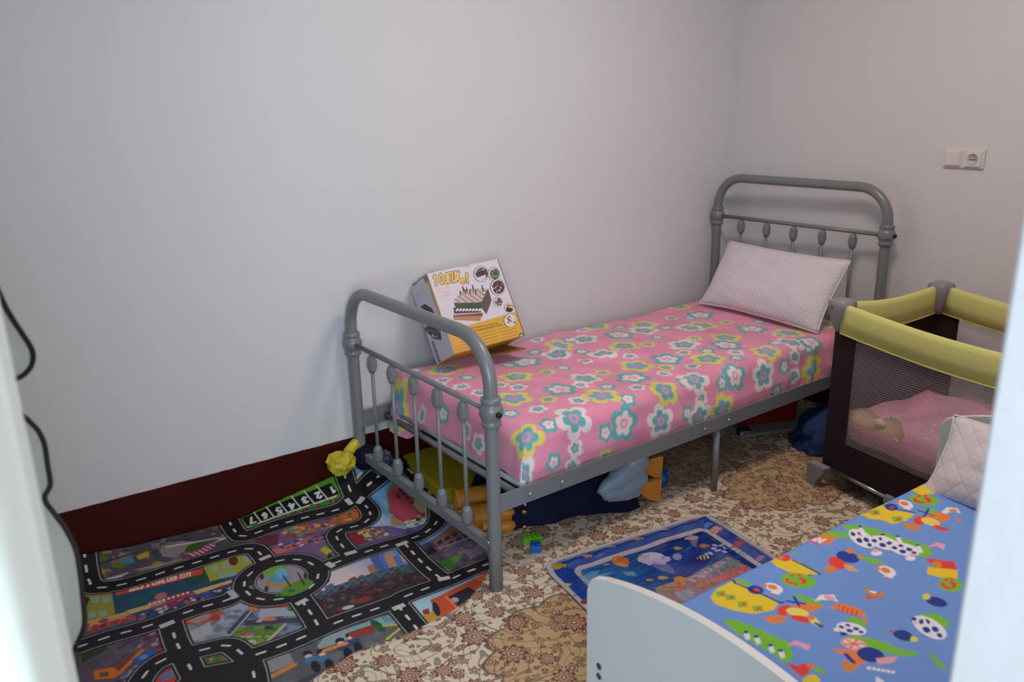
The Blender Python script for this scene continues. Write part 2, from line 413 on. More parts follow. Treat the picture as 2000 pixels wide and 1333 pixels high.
    bp = N.new('ShaderNodeBump'); bp.inputs['Strength'].default_value = 0.5; bp.inputs['Distance'].default_value = 0.003
    L.new(n3.outputs['Fac'], bp.inputs['Height']); L.new(bp.outputs['Normal'], b.inputs['Normal'])
    return m
def _g(u, v, rx, ry): q = at_z((u, v))[0]; return (q[0], q[1], rx, ry)
GOLD = [_g(1130, 1250, .27, .20), _g(1330, 900, .33, .17), _g(1560, 930, .36, .20), _g(1180, 1400, .30, .2)]
cp = prism('carpet', [(-3.72, -2.4), (-.03, -2.4), (-.03, -.022), (-3.72, wall_y(-3.72)-.012)], (0, 0, -.004), (1, 0, 0), (0, 1, 0), .004, carpet_material())
tag(cp, 'cream and gold oriental carpet with vines and blossoms covering the floor', 'carpet')

# ---------------------------------------------------------------- grey metal bed
BX, BY, BW, BT, BL = -0.116, -0.0474, 0.872, 0.0381, 2.0
BC, BS = math.cos(BT), math.sin(BT)
HF, HH, HBR, HAF, HAH = 0.5669, 0.8406, 0.1362, 0.7715, 1.0283
def bed(a, b, z): return Vector((BX-a*BC+b*BS, BY-a*BS-b*BC, z))
def bed_v(a, b, z): return np.stack([BX-a*BC+b*BS, BY-a*BS-b*BC, z], -1)
def bed_inv(P): dx = -(P[:, 0]-BX); dy = -(P[:, 1]-BY); return dx*BC+dy*BS, -dx*BS+dy*BC
m_steel = mat('grey_enamel', (122, 125, 127), 0.33, metal=0.0, bump=0.02, bscale=40, var=0.03, vscale=12, spec=0.6)
m_bolt = mat('zinc_bolt', (190, 190, 186), 0.3, metal=0.9)
m_black = mat('black_plastic', (18, 18, 20), 0.4)
bedo = empty('metal_bed', (0, 0, 0), 'grey enamelled metal single bed with arched spindle ends, standing along the long wall', 'bed')
XB = Matrix(((-BC, BS, 0, BX), (-BS, -BC, 0, BY), (0, 0, 1, 0), (0, 0, 0, 1)))   # (a, b, z) -> world (left-handed is fine for boxes)

def arch(a, top, R):
    pts = [bed(a, 0, 0.0), bed(a, 0, 0.2), bed(a, 0, top-R)]
    for k in range(1, 11):
        t = k/10*math.pi/2; pts.append(bed(a, R-R*math.cos(t), top-R+R*math.sin(t)))
    pts.append(bed(a, BW/2, top)); pts.append(bed(a, BW-R, top))
    for k in range(1, 11):
        t = k/10*math.pi/2; pts.append(bed(a, BW-R+R*math.sin(t), top-R+R*math.cos(t)))
    pts += [bed(a, BW, 0.2), bed(a, BW, 0.0)]
    return pts
COLLAR = [(.0215, -.044), (.027, -.043), (.0295, -.036), (.0275, -.029), (.0255, -.024), (.030, -.018), (.0345, -.008), (.0345, .008), (.031, .018), (.0265, .023), (.0285, .028), (.030, .035), (.0275, .042), (.0215, .044)]
KNOB = [(.005, -.027), (.009, -.023), (.0108, -.018), (.0126, -.015), (.0110, -.0125), (.0146, -.008), (.0124, -.0045), (.0152, 0), (.0126, .0045), (.0146, .008), (.0112, .0125), (.0126, .015), (.0105, .019), (.008, .023), (.005, .027)]
def bed_end(name, a, top, hc, lowz, R):
    e = tube(name, arch(a, top, R), 0.0205, m_steel, bedo, 18)
    for b in (0, BW):
        lathe('collar', COLLAR, bed(a, b, hc), m_steel, e)
    lathe('bolt_cap', [(.009, 0), (.009, .008), (.006, .012), (.002, .013)], bed(a, BW, hc)-(bed(a, 0, 0)-bed(a, 1, 0))*0.031, m_black, e, 12, axis=-(bed(a, 0, 0)-bed(a, 1, 0)))
    tube('cross_rail', [bed(a, .02, hc), bed(a, BW-.02, hc)], .0092, m_steel, e, 12)
    bm = bmesh.new(); add_box(bm, a-.012, a+.012, 0.0, BW, lowz-.016, lowz+.016, .002, xf=XB); bmesh.ops.recalc_face_normals(bm, faces=bm.faces[:])
    bm_obj('bottom_rail', bm, m_steel, e)
    for i in range(5):
        b = BW*(i+1)/6
        bm = bmesh.new(); add_tube(bm, [bed(a, b, lowz+.01), bed(a, b, hc-.004)], .0064, 10)
        for zc in (hc-.042, lowz+.046):
            n0 = len(bm.verts); seg = 14; rings = []
            for r, h in KNOB:
                rings.append([bm.verts.new(bed(a, b, zc+h*1.25)+Vector((r*1.32*math.cos(k*2*math.pi/seg), r*1.32*math.sin(k*2*math.pi/seg), 0))) for k in range(seg)])
            for j in range(len(KNOB)-1):
                for k in range(seg): bm.faces.new((rings[j][k], rings[j][(k+1) % seg], rings[j+1][(k+1) % seg], rings[j+1][k]))
        bm_obj('spindle', bm, m_steel, e, True)
    return e
bed_end('headboard', 0, HAH, HH, 0.22, 0.135)
fb = bed_end('footboard', BL, HAF, HF, HBR, 0.14)
lathe('foot_bolt', [(.007, 0), (.007, .003), (.004, .005)], bed(BL+.02, BW-.006, .16), m_bolt, fb, 10, axis=(-1, -.3, 0))
for b, nm in ((BW, 0), (0, 1)):
    bm = bmesh.new(); add_box(bm, .0, BL, b-.003, b+.003, .247, .302, xf=XB); add_box(bm, .0, BL, b-.03*(1 if nm == 0 else -1), b, .247, .251, xf=XB)
    bmesh.ops.recalc_face_normals(bm, faces=bm.faces[:]); sr = bm_obj('side_rail', bm, m_steel, bedo)
    ax = bed(0, 1, 0)-bed(0, 0, 0)
    if nm == 0:
        for a_ in (1.87, 1.745, 1.085, .955, .13):
            lathe('bolt', [(.0065, 0), (.0065, .002), (.004, .005), (.001, .006)], bed(a_, BW+.003, .272), m_bolt, sr, 10, axis=ax)
    tube('support_leg', [bed(1.0, b-(.012 if nm == 0 else -.012), 0.0), bed(1.0, b-(.012 if nm == 0 else -.012), .25)], .0125, m_steel, bedo, 14)
    bm = bmesh.new(); add_box(bm, .94, 1.10, b-.005, b+.005, .25, .299, xf=XB); bmesh.ops.recalc_face_normals(bm, faces=bm.faces[:]); bm_obj('joint_plate', bm, m_steel, sr)
for a_ in (1.885, .14):
    tube('base_bar', [bed(a_, .0, .262), bed(a_, BW, .262)], .012, m_steel, bedo, 12)
tube('base_bar', [bed(1.875, .02, .287), bed(1.875, BW-.02, .287)], .009, mat('steel_light', (150, 160, 170), .3, spec=.6), bedo, 12)
for k in range(14):
    a_ = .2+k*.12
    bm = bmesh.new(); add_box(bm, a_, a_+.06, .006, BW-.006, .262, .276, .002, xf=XB); bmesh.ops.recalc_face_normals(bm, faces=bm.faces[:])
    bm_obj('slat', bm, mat('birch_slat', (196, 168, 126), .6, var=.08, vscale=20), bedo)
BL0 = bed(1.0, BW/2, 0); bedo.location = BL0
for ch in bedo.children: ch.location = -BL0
mm = mat('mattress_grey', (128, 136, 150), .85, bump=.2, bscale=150)
bm = bmesh.new(); add_box(bm, .08, 1.80, .06, BW-.065, .277, .425, .04, 4, xf=XB); bmesh.ops.recalc_face_normals(bm, faces=bm.faces[:])
mo = bm_obj('bed_mattress', bm, mm, None, True)
tag(mo, 'thin grey mattress on the metal bed under the pink blanket', 'mattress')

# ---------------------------------------------------------------- pink flower blanket
ZT = 0.447; E_R, R_R = BW-.085, .045; E_T, R_T = 1.80, .05
def fold(d, e, r):
    d = np.asarray(d, float); ph = np.clip((d-e)/r, 0, math.pi/2)
    pos = np.where(d < e, d, e+r*np.sin(ph)); drop = np.where(d < e, 0, r-r*np.cos(ph))
    ex = np.maximum(d-e-r*math.pi/2, 0); return pos, drop+ex
def blanket_fn(t, s):
    b, dr = fold(s, E_R, R_R); b2, dl = fold(-s, -.075, .04); b = np.where(s < .075, -b2, b)
    a, dt = fold(t, E_T, R_T)
    a = a + np.where(dt > 0, .02*np.clip(dt/.12, 0, 1), 0)
    drop = np.maximum(np.maximum(dr, dl), dt)+0.35*np.minimum(np.maximum(dr, dl), dt)
    side = np.clip(dr/.12, 0, 1)
    headm = sm(.75, .25, t)
    b = b + side*(.022*np.clip(dr/.15, 0, 1) + headm*(.017*(np.sin(t*54+2*np.sin(t*13))-.5)) + .004*np.sin(t*21+1)) - .012*side*sm(.1, .17, dr)*(1)
    a = a + np.clip(dt/.1, 0, 1)*.008*np.sin(s*24)
    z = ZT-drop + .004*np.sin(t*7+s*5)+.003*np.sin(t*17-s*11+1)
    # a soft fold of cloth and a puckered seam on the top
    for (p0, p1, hh, wd) in (((1.22, .17), (1.27, .42), .012, .018), ((1.27, .42), (1.0, .44), .010, .02), ((1.50, .42), (1.42, .62), .007, .015), ((1.05, .05), (1.22, .17), .010, .03)):
        p0, p1 = np.array(p0), np.array(p1); d = p1-p0; u = np.clip(((t-p0[0])*d[0]+(s-p0[1])*d[1])/(d@d), 0, 1)
        dist = np.hypot(t-p0[0]-u*d[0], s-p0[1]-u*d[1]); z = z+hh*np.exp(-(dist/wd)**2)*np.sin(np.clip(u, .05, .95)*math.pi)**.5
    # the wall-side foot corner hangs lower
    corner = sm(.30, .10, s)*sm(1.84, 1.96, t)
    z = z - .11*corner; a = a + .02*corner
    z = np.maximum(z, .215)
    return bed_v(a, b, z)
T1, S1 = 1.985, E_R+.045*1.57+.135
bl = Ras(.04, -.02, T1, S1, .004, (212, 134, 160), 1.3)
def blanket_uv(uv):
    uv = np.atleast_2d(uv); P = at_z(uv, ZT); a, b = bed_inv(P); t, s = a.copy(), b.copy()
    nb = (-BS, BC)
    n_side = np.array([BS, -BC, 0]); o_side = np.array(bed(0, BW-.035, 0)); Q = at_plane(uv, o_side, n_side); qa, qb = bed_inv(Q)
    k = b > E_R+.02; t[k] = qa[k]; s[k] = np.maximum(E_R+.02, E_R+.045*1.57-.045+(ZT-Q[k, 2]))
    n_f = np.array([-BC, -BS, 0]); Q = at_plane(uv, np.array(bed(E_T+R_T+.01, 0, 0)), n_f); qa, qb = bed_inv(Q)
    k = (a > E_T+.02) & (b <= E_R+.02); s[k] = qb[k]; t[k] = np.maximum(E_T+.02, E_T+R_T*.57+(ZT-Q[k, 2]))
    return np.stack([t, s], 1)
TE, WH, YE, BLU, PK = (96, 158, 164), (216, 200, 198), (204, 196, 92), (112, 156, 188), (216, 132, 164)
def flower_pts(c, R, ph, n=50):
    th = np.linspace(0, 2*math.pi, n, endpoint=False)
    r = R*(.52+.48*np.sqrt(np.abs(np.cos(2.5*(th-ph)))))
    return np.stack([c[0]+r*np.cos(th), c[1]+r*np.sin(th)], 1)
def flower(ras, c, kind):
    ph = rnd.uniform(0, 6.28)
    k = rnd.uniform(.92, 1.06)
    if kind in ('Wt', 'Tw', 'Yt'):
        R = .067*k
        o, i_, cc, c2 = {'Wt': (WH, TE, PK, TE), 'Tw': (TE, WH, PK, WH), 'Yt': (YE, rnd.choice((TE, BLU, TE)), PK, BLU)}[kind]
        ras.poly(flower_pts(c, R, ph), o); ras.poly(flower_pts(c, R*.63, ph), i_)
        ras.poly(ell(c[0], c[1], R*.25, R*.25), cc); ras.poly(ell(c[0], c[1], R*.13, R*.13), c2)
    else:
        R = .035*k; o, i_ = {'sT': (TE, WH), 'sW': (WH, TE), 'sY': (YE, TE)}[kind]
        ras.poly(flower_pts(c, R, ph), o); ras.poly(flower_pts(c, R*.56, ph), i_); ras.poly(ell(c[0], c[1], R*.15, R*.15), PK)
FL = [((960, 620), 3.92, {
 'Wt': [(715, 465), (665, 785), (505, 285), (710, 170), (860, 280), (1165, 100), (1280, 800), (185, 1160)],
 'Tw': [(265, 335), (525, 565), (1080, 465), (1010, 820), (980, 145)],
 'Yt': [(190, 455), (170, 625), (520, 220), (800, 75), (1015, 230), (1110, 370), (840, 605), (300, 895), (1165, 50)],
 'sT': [(330, 265), (550, 385), (485, 815), (865, 880), (460, 1105), (885, 530), (1090, 630), (985, 80), (1270, 155), (600, 175), (690, 255), (130, 355), (145, 730)],
 'sW': [(350, 180), (205, 540), (680, 525), (665, 650), (355, 705), (635, 1000), (1115, 545), (1060, 300), (610, 1135), (700, 100), (65, 520), (715, 330)],
 'sY': [(850, 415), (435, 640), (425, 425), (1195, 210), (850, 1065)]}),
 ((1280, 580), 4.761, {
 'Wt': [(325, 290), (265, 455), (430, 735), (1005, 730), (1250, 430), (395, 1120)],
 'Tw': [(420, 160), (900, 300), (660, 455), (755, 730), (110, 570), (1510, 400)],
 'Yt': [(200, 90), (440, 255), (655, 380), (490, 580), (1030, 510), (130, 875), (600, 1040), (1240, 330), (1460, 680), (1570, 255)],
 'sT': [(320, 190), (100, 290), (480, 515), (265, 770), (625, 805), (280, 1075), (1195, 660), (755, 570), (1110, 445), (1450, 470), (1110, 880), (965, 225)],
 'sW': [(745, 520), (265, 520), (345, 635), (80, 705), (430, 940), (1310, 570), (150, 195), (1150, 360), (1285, 740)],
 'sY': [(365, 400), (100, 645), (660, 230)]}),
 ((700, 620), 3.92, {
 'Yt': [(665, 405), (330, 590)], 'Tw': [(500, 335)], 'sT': [(835, 475), (435, 405), (185, 545), (655, 740), (330, 755)],
 'sW': [(790, 545), (930, 590), (560, 545), (840, 870), (500, 720), (945, 960), (650, 490)]})]
for (o_, s_, dct) in FL:
    for kind in ('sY', 'sW', 'sT', 'Yt', 'Wt', 'Tw'):
        for q in dct.get(kind, []):
            c = blanket_uv([(o_[0]+q[0]/s_, o_[1]+q[1]/s_)])[0]; flower(bl, c, kind)
# faint mottling of worn plush
g = np.random.default_rng(3)
mot = g.normal(0, 1, (bl.ny//10+2, bl.nx//10+2)); mot = np.kron(mot, np.ones((10, 10)))[:bl.ny, :bl.nx]
for _ in range(8): mot = (mot+np.roll(mot, 3, 0)+np.roll(mot, -3, 0)+np.roll(mot, 3, 1)+np.roll(mot, -3, 1))/5
bl.c *= (1+.10*mot/max(mot.std(), 1e-6)*.5)[..., None]
m_plush = print_mat('plush_print', .95, bump=.35, bscale=260, sheen=.3, spec=.1)
blo = bl.mesh('flower_blanket', blanket_fn, m_plush, thick=.004)
tag(blo, 'pink plush blanket with teal, white and yellow flowers spread over the metal bed', 'blanket')

# ---------------------------------------------------------------- pillows
def quilt_mat(name, color, scale, bump):
    m = mat(name, color, .9, spec=.15, sheen=.2)
    nt = m.node_tree; tc = nt.nodes.new('ShaderNodeTexCoord')
    mp = nt.nodes.new('ShaderNodeMapping'); mp.inputs['Rotation'].default_value = (0, 0, math.radians(45)); nt.links.new(tc.outputs['UV'], mp.inputs[0])
    sp = nt.nodes.new('ShaderNodeSeparateXYZ'); nt.links.new(mp.outputs[0], sp.inputs[0]); hs = []
    for k in (0, 1):
        a = nt.nodes.new('ShaderNodeMath'); a.operation = 'MULTIPLY'; a.inputs[1].default_value = scale; nt.links.new(sp.outputs[k], a.inputs[0])
        s_ = nt.nodes.new('ShaderNodeMath'); s_.operation = 'SINE'; nt.links.new(a.outputs[0], s_.inputs[0])
        q = nt.nodes.new('ShaderNodeMath'); q.operation = 'ABSOLUTE'; nt.links.new(s_.outputs[0], q.inputs[0])
        r = nt.nodes.new('ShaderNodeMath'); r.operation = 'POWER'; r.inputs[1].default_value = .4; nt.links.new(q.outputs[0], r.inputs[0]); hs.append(r)
    mn = nt.nodes.new('ShaderNodeMath'); mn.operation = 'MINIMUM'; nt.links.new(hs[0].outputs[0], mn.inputs[0]); nt.links.new(hs[1].outputs[0], mn.inputs[1])
    bp = nt.nodes.new('ShaderNodeBump'); bp.inputs['Strength'].default_value = bump; bp.inputs['Distance'].default_value = .006
    nt.links.new(mn.outputs[0], bp.inputs['Height']); nt.links.new(bp.outputs['Normal'], nt.nodes['Principled BSDF'].inputs['Normal'])
    return m
def pillow(name, ctr, ex, ey, w_, h_, th, m, label, nu=44, nv=30, seed=0, sagx=0.0, clampx=None):
    ex = Vector(ex).normalized(); ey = Vector(ey); ey = (ey-ex*ey.dot(ex)).normalized(); n = ex.cross(ey)
    bm = bmesh.new(); uvl = bm.loops.layers.uv.new('UVMap'); sides = []; rim = []
    for sg in (1, -1):
        grid = []
        for j in range(nv+1):
            row = []
            for i in range(nu+1):
                u, v = i/nu*2-1, j/nv*2-1
                pu = u*(1-.05*(1-v*v)*abs(u)**6*0) ; x = u*w_/2*(1-.035*(1-abs(v)**2)*0-.04*(1-v*v)*abs(u)); y = v*h_/2*(1-.06*(1-u*u)*abs(v))
                f = max(0, (1-abs(u)**3.2))**.6*max(0, (1-abs(v)**3.0))**.6
                z = sg*th/2*f*(1+.10*noise.noise(Vector((u*2.2+seed, v*1.8, sg))))
                z += .012*noise.noise(Vector((u*1.3, v*1.3, seed+5)))+sg*f*(.007*noise.noise(Vector((u*4.5, v*3.2, seed+2)))+.0035*noise.noise(Vector((u*11, v*8, seed+7))))
                row.append(bm.verts.new(Vector(ctr)+ex*x+ey*y+n*z))
            grid.append(row)
        sides.append(grid)
        for j in range(nv):
            for i in range(nu):
                q = (grid[j][i], grid[j][i+1], grid[j+1][i+1], grid[j+1][i])
                f = bm.faces.new(q if sg == 1 else tuple(reversed(q)))
                idx = [(i, j), (i+1, j), (i+1, j+1), (i, j+1)]
                if sg == -1: idx.reverse()
                for lp, (a, b) in zip(f.loops, idx): lp[uvl].uv = (a/nu*w_, b/nv*h_)
    g0 = sides[0]
    rim = [g0[0][i].co.copy() for i in range(nu+1)]+[g0[j][nu].co.copy() for j in range(1, nv+1)]+[g0[nv][i].co.copy() for i in range(nu-1, -1, -1)]+[g0[j][0].co.copy() for j in range(nv-1, -1, -1)]
    bmesh.ops.remove_doubles(bm, verts=bm.verts[:], dist=1e-5)
    o = bm_obj(name, bm, m, None, True); tag(o, label, 'pillow')
    tube('seam', rim, .0028, mat('white_piping', (228, 224, 226), .8), o, 6, cap=False)
    return o
m_pil = quilt_mat('quilted_white', (224, 216, 222), 165, .35)
pillow('bed_pillow', (-.278, -.512, .597), (.018, -.612, -.01), (.178, -.03, .258), .635, .335, .125, m_pil, 'white quilted pillow leaning on the headboard of the metal bed', seed=1)

# ---------------------------------------------------------------- game box on the bed
GA, GPS, GG = 0.5028, -0.0025, 0.051; GH, GW, GD = .3116, .3119, .155
GM = Matrix.Rotation(GPS, 3, 'Z') @ Matrix.Rotation(-GA, 3, 'X') @ Matrix.Rotation(-GG, 3, 'Y')
GO = Vector((-1.8281, -.2315, .4565))
def gb(x, y, z): return GO + GM @ Vector((x, y, z))      # x width, y depth (negative towards the room), z up
GMn = np.array(GM); GOn = np.array(GO)
def gl(P): return (np.asarray(P)-GOn) @ GMn
gbo = empty('game_box', GO, 'white and yellow board game box leaning back against the wall on the bed', 'game box')
m_card = print_mat('printed_card', .38, spec=.5, coat=.15)
# front print, u = x, v = z
def gfront(uv): q = gl(at_plane(uv, np.array(gb(0, -GD, 0)), GMn[:, 1])); return q[:, [0, 2]]
fr = Ras(0, 0, GW, GH, .0014, (206, 198, 206), 1.25)
def gc(pts): return gfront(np.array([(800+x/5.796, 490+y/5.796) for x, y in pts]))
YEL = (206, 160, 62)
fr.poly(gc([(420, 920), (1200, 690), (1330, 1010), (480, 1230)]), YEL)
fr.poly([(0, 0), (GW, 0), (GW, .075), (0, .075)], YEL); fr.poly([(-.01, -.01), (.05, -.01), (.03, .06), (-.01, .09)], (206, 150, 70))
fr.poly(gc([(430, 935), (700, 850), (690, 1010), (500, 1080)]), (212, 160, 66))
for k in range(6):
    for sgm in range(3):
        y = 900+k*34
        fr.stroke(gc([(560+k*12+sgm*215, y+70-sgm*56), (560+k*12+sgm*215+185, y+70-sgm*56-48)]), .0022, (160, 112, 42))
fr.stroke(gc([(700, 880), (1000, 820)]), .004, (150, 104, 44)); fr.stroke(gc([(740, 905), (1040, 835)]), .004, (150, 104, 44))
fr.poly(gc([(425, 1080), (470, 1070), (495, 1180), (465, 1195)]), (190, 90, 60))
for wd, c in ((.0115, (96, 66, 60)), (.0065, (224, 190, 96))):
    text(fr, '10', gc([(275, 395)])[0], gc([(322, 385)])[0]-gc([(275, 395)])[0], (gc([(262, 285)])[0]-gc([(275, 395)])[0])/1.4, wd, c)
    text(fr, 'JEUX', gc([(400, 370)])[0], gc([(434, 363)])[0]-gc([(400, 370)])[0], (gc([(392, 265)])[0]-gc([(400, 370)])[0])/1.4, wd, c, 1.3)
    text(fr, 'en', gc([(578, 372)])[0], gc([(604, 367)])[0]-gc([(578, 372)])[0], (gc([(572, 315)])[0]-gc([(578, 372)])[0])/1.0, wd*.75, c, 1.25)
    text(fr, '1', gc([(640, 365)])[0], gc([(672, 358)])[0]-gc([(640, 365)])[0], (gc([(632, 262)])[0]-gc([(640, 365)])[0])/1.4, wd, c)
for (a, b) in (((300, 445), (355, 435)), ((380, 430), (440, 420)), ((310, 470), (350, 465)), ((370, 480), (450, 462)), ((350, 520), (460, 495)), ((395, 410), (430, 404))):
    fr.stroke(gc([a, b]), .005, (222, 160, 156), .8)
# the pictured chest of games
fr.poly(gc([(485, 580), (610, 435), (888, 425), (810, 590)]), (150, 130, 128)); fr.poly(gc([(888, 425), (930, 565), (870, 720), (805, 640), (810, 585)]), (92, 78, 74))
sq = [(485, 580), (610, 435), (888, 425), (810, 590)]
for i in range(8):
    for j in range(8):
        if (i+j) % 2: continue
        def bil(a, b): return tuple((1-a)*((1-b)*np.array(sq[0])+b*np.array(sq[1]))+a*((1-b)*np.array(sq[3])+b*np.array(sq[2])))
        fr.poly(gc([bil(i/8, j/8), bil((i+1)/8, j/8), bil((i+1)/8, (j+1)/8), bil(i/8, (j+1)/8)]), (204, 184, 176))
fr.poly(gc([(500, 590), (815, 585), (810, 640), (520, 648)]), (62, 84, 56)); fr.poly(gc([(495, 645), (810, 632), (805, 700), (505, 715)]), (70, 64, 66))
for k in range(8): fr.poly(gc([(520+k*36, 672), (545+k*36, 650), (560+k*36, 670), (530+k*36, 690)]), (214, 208, 206))
fr.poly(gc([(490, 730), (830, 705), (825, 745), (500, 760)]), (112, 78, 60)); fr.poly(gc([(490, 745), (825, 738), (795, 798), (500, 785)]), (178, 126, 98))
for (x, y) in ((570, 480), (610, 450), (630, 470), (645, 440), (720, 440), (745, 470), (825, 440), (680, 470), (600, 425), (712, 415), (820, 415)):
    fr.stroke(gc([(x, y-22), (x+6, y+18)]), .0045, (44, 36, 42))
for (x, y, rx, ry, ci) in ((812, 262, 88, 92, (104, 84, 92)), (955, 262, 72, 78, (96, 116, 84)), (997, 412, 88, 95, (86, 60, 64)), (1000, 580, 54, 56, (110, 86, 86)), (1125, 645, 54, 54, (202, 150, 112)), (1138, 790, 74, 78, (206, 196, 186))):
    fr.poly(gc(ell(x, y, rx, ry)), (38, 36, 42)); fr.poly(gc(ell(x+3, y, rx*.93, ry*.94)), (220, 214, 216)); fr.poly(gc(ell(x+8, y, rx*.8, ry*.82)), ci)
    P = gc(ell(x+8, y, rx*.7, ry*.7)); fr.speck(P, [(54, 34, 44), (206, 196, 200), (80, 60, 60)], 16, .002, .006)
fr.poly(gc(ell(1130, 670, 40, 25)), (70, 36, 34)); fr.poly(gc([(740, 255), (860, 215), (870, 270), (760, 300)]), (66, 52, 62)); fr.poly(gc([(760, 310), (860, 270), (862, 320), (790, 340)]), (200, 196, 206))
fr.poly(gc(ell(1265, 960, 30, 30)), (66, 96, 140)); fr.poly(gc(ell(1265, 965, 16, 16)), (216, 216, 226))
fr.stroke(gc([(560, 185), (680, 168)]), .003, (120, 112, 112))
fr.mesh('front_panel', lambda X, Y: np.array([gb(0, -GD, 0)]) + np.outer(X, GMn[:, 0]) + np.outer(Y, GMn[:, 2]), m_card, gbo, thick=.002)
# left print, u = depth from the front edge, v = z
lf = Ras(0, 0, GD, GH, .0016, (190, 186, 196), 1.25)
def gleft(pts): q = gl(at_plane(np.array([(800+x/5.796, 490+y/5.796) for x, y in pts]), GOn, GMn[:, 0])); return np.stack([q[:, 1]+GD, q[:, 2]], 1)
lf.poly([(0, .10), (.022, .10), (.022, GH), (0, GH)], (196, 158, 74)); lf.poly(gleft([(120, 640), (170, 600), (250, 650), (290, 720), (200, 690)]), (48, 44, 48))
lf.poly(gleft([(150, 850), (300, 860), (350, 920), (365, 1010), (270, 1000), (200, 930)]), (58, 48, 52)); lf.speck(gleft([(160, 860), (300, 870), (350, 930), (355, 1000), (270, 990), (200, 930)]), [(200, 190, 190), (30, 26, 30), (120, 96, 90)], 24, .003, .007)
for k in range(9): lf.stroke(gleft([(250+k*9, 1045+k*26), (275+k*9, 1035+k*26)]), .006, (78, 70, 76))
for k in range(4): lf.stroke(gleft([(70+k*22, 480-k*30), (110+k*22, 560-k*28)]), .004, (150, 140, 132), .7)
lf.poly(gleft([(150, 300), (195, 280), (210, 340), (180, 370)]), (110, 112, 140))
lf.mesh('side_panel', lambda X, Y: np.array([gb(0, -GD, 0)]) + np.outer(X, GMn[:, 1]) + np.outer(Y, GMn[:, 2]), m_card, gbo, thick=.002)
m_kraft = mat('kraft_board', (150, 108, 66), .8, var=.05); m_ycard = mat('yellow_card', (206, 160, 62), .45)
def gquad(name, pts, m, thick=.0025):
    bm = bmesh.new(); vs = [bm.verts.new(gb(*p)) for p in pts]; bm.faces.new(vs)
    o = bm_obj(name, bm, m, gbo); md = o.modifiers.new('t', 'SOLIDIFY'); md.thickness = thick; md.offset = 0; return o
gquad('bottom_panel', [(0, 0, 0), (GW, 0, 0), (GW, -GD, 0), (0, -GD, 0)], m_ycard)
gquad('back_panel', [(0, 0, 0), (0, 0, GH), (GW, 0, GH), (GW, 0, 0)], m_kraft)
gquad('side_panel', [(GW, 0, 0), (GW, 0, GH), (GW, -GD, GH), (GW, -GD, 0)], m_card)
gquad('top_flap', [(0, -GD, GH), (GW, -GD, GH), (GW, -GD*.1, GH+.006), (0, -GD*.1, GH+.006)], mat('white_card', (214, 208, 212), .5))
gquad('side_flap', [(0, -GD+.004, GH), (0, -.01, GH), (.03, -.03, GH+.02), (.045, -GD*.8, GH+.012)], m_kraft)
for _o in gbo.children: _o.location = Vector(_o.location)-GO
# a kraft flap hanging open under the right end of the box
bm = bmesh.new(); fp = [gb(.16, -.03, -.004), gb(GW+.0, -.02, -.004), gb(GW+.01, -.12, -.05), gb(.2, -.12, -.045)]
fp = [Vector((p.x, p.y, max(p.z, .459))) for p in fp]; bm.faces.new([bm.verts.new(p-GO) for p in fp])
fo = bm_obj('open_flap', bm, m_kraft, gbo); md = fo.modifiers.new('t', 'SOLIDIFY'); md.thickness = .0025

# ---------------------------------------------------------------- city play mat
EDX = [-3.6, -3.09, -2.93, -2.63, -2.56, -2.40, -2.22, -2.134, -2.02, -1.90]; EDZ = [.085, .055, .028, .006, .009, .036, .060, .100, .098, .05]
def mat_h(x, y):
    yw = WY0+math.tan(WTH)*x-.012; e = np.interp(x, EDX, EDZ); r = np.clip((y-(yw-.16))/.16, 0, 1)
    return .004 + e*r**1.6 + .0025*(np.sin(x*19+y*7)+np.sin(y*23-x*5))*.5+.0012
def mpx(uv):
    uv = np.atleast_2d(np.asarray(uv, float)); P = at_z(uv, .006)
    for _ in range(70):
        h = .25*mat_h(P[:, 0], P[:, 1])+.75*P[:, 2]; d = ray(uv); P = CAM + d*((h-CAM[2])/d[:, 2])[:, None]
    return P[:, :2]
C2 = lambda pts: mpx([(140+x/2.818, 860+y/2.818) for x, y in pts])
C3 = lambda pts: mpx([(430+x/2.76, 850+y/2.76) for x, y in pts])
PXM = lambda pts: mpx(pts)
mp_ = Ras(-3.46, -1.08, -1.90, -.06, .00215, (70, 66, 76), 1.2)
R3_ = random.Random(11)
STREET = [(58, 54, 68), (96, 84, 104), (150, 60, 56), (70, 90, 120), (160, 130, 70), (40, 40, 52), (130, 120, 128), (80, 110, 70)]
mp_.poly([(-4, -2), (-1, -2), (-1, 1), (-4, 1)], (66, 60, 74))
# picture fields
def field(P, base, pal=STREET, n=60, s0=.006, s1=.02, asp=.5, al=.8):
    mp_.poly(P, base)
    if n: mp_.speck(P, pal, n, s0, s1, asp, al, R3_)
A = PXM([(170, 1150), (165, 1080), (300, 1050), (445, 1015), (475, 1045), (500, 1070), (330, 1120), (200, 1150)]); field(A, (72, 70, 80), [(52, 50, 60), (110, 104, 112), (60, 84, 40), (150, 120, 60), (120, 100, 96), (84, 60, 64)], 90, .008, .022)
mp_.poly(C2([(480, 600), (600, 555), (720, 560), (560, 650), (500, 640)]), (128, 120, 118)); mp_.poly(C2([(450, 690), (640, 650), (600, 690), (330, 715)]), (140, 128, 116))
mp_.poly(C2([(620, 645), (745, 570), (785, 580), (690, 665)]), (146, 44, 80))
for k in range(6): mp_.stroke(C2([(650+k*22, 625-k*10), (690+k*19, 645-k*12)]), .006, (196, 150, 170))
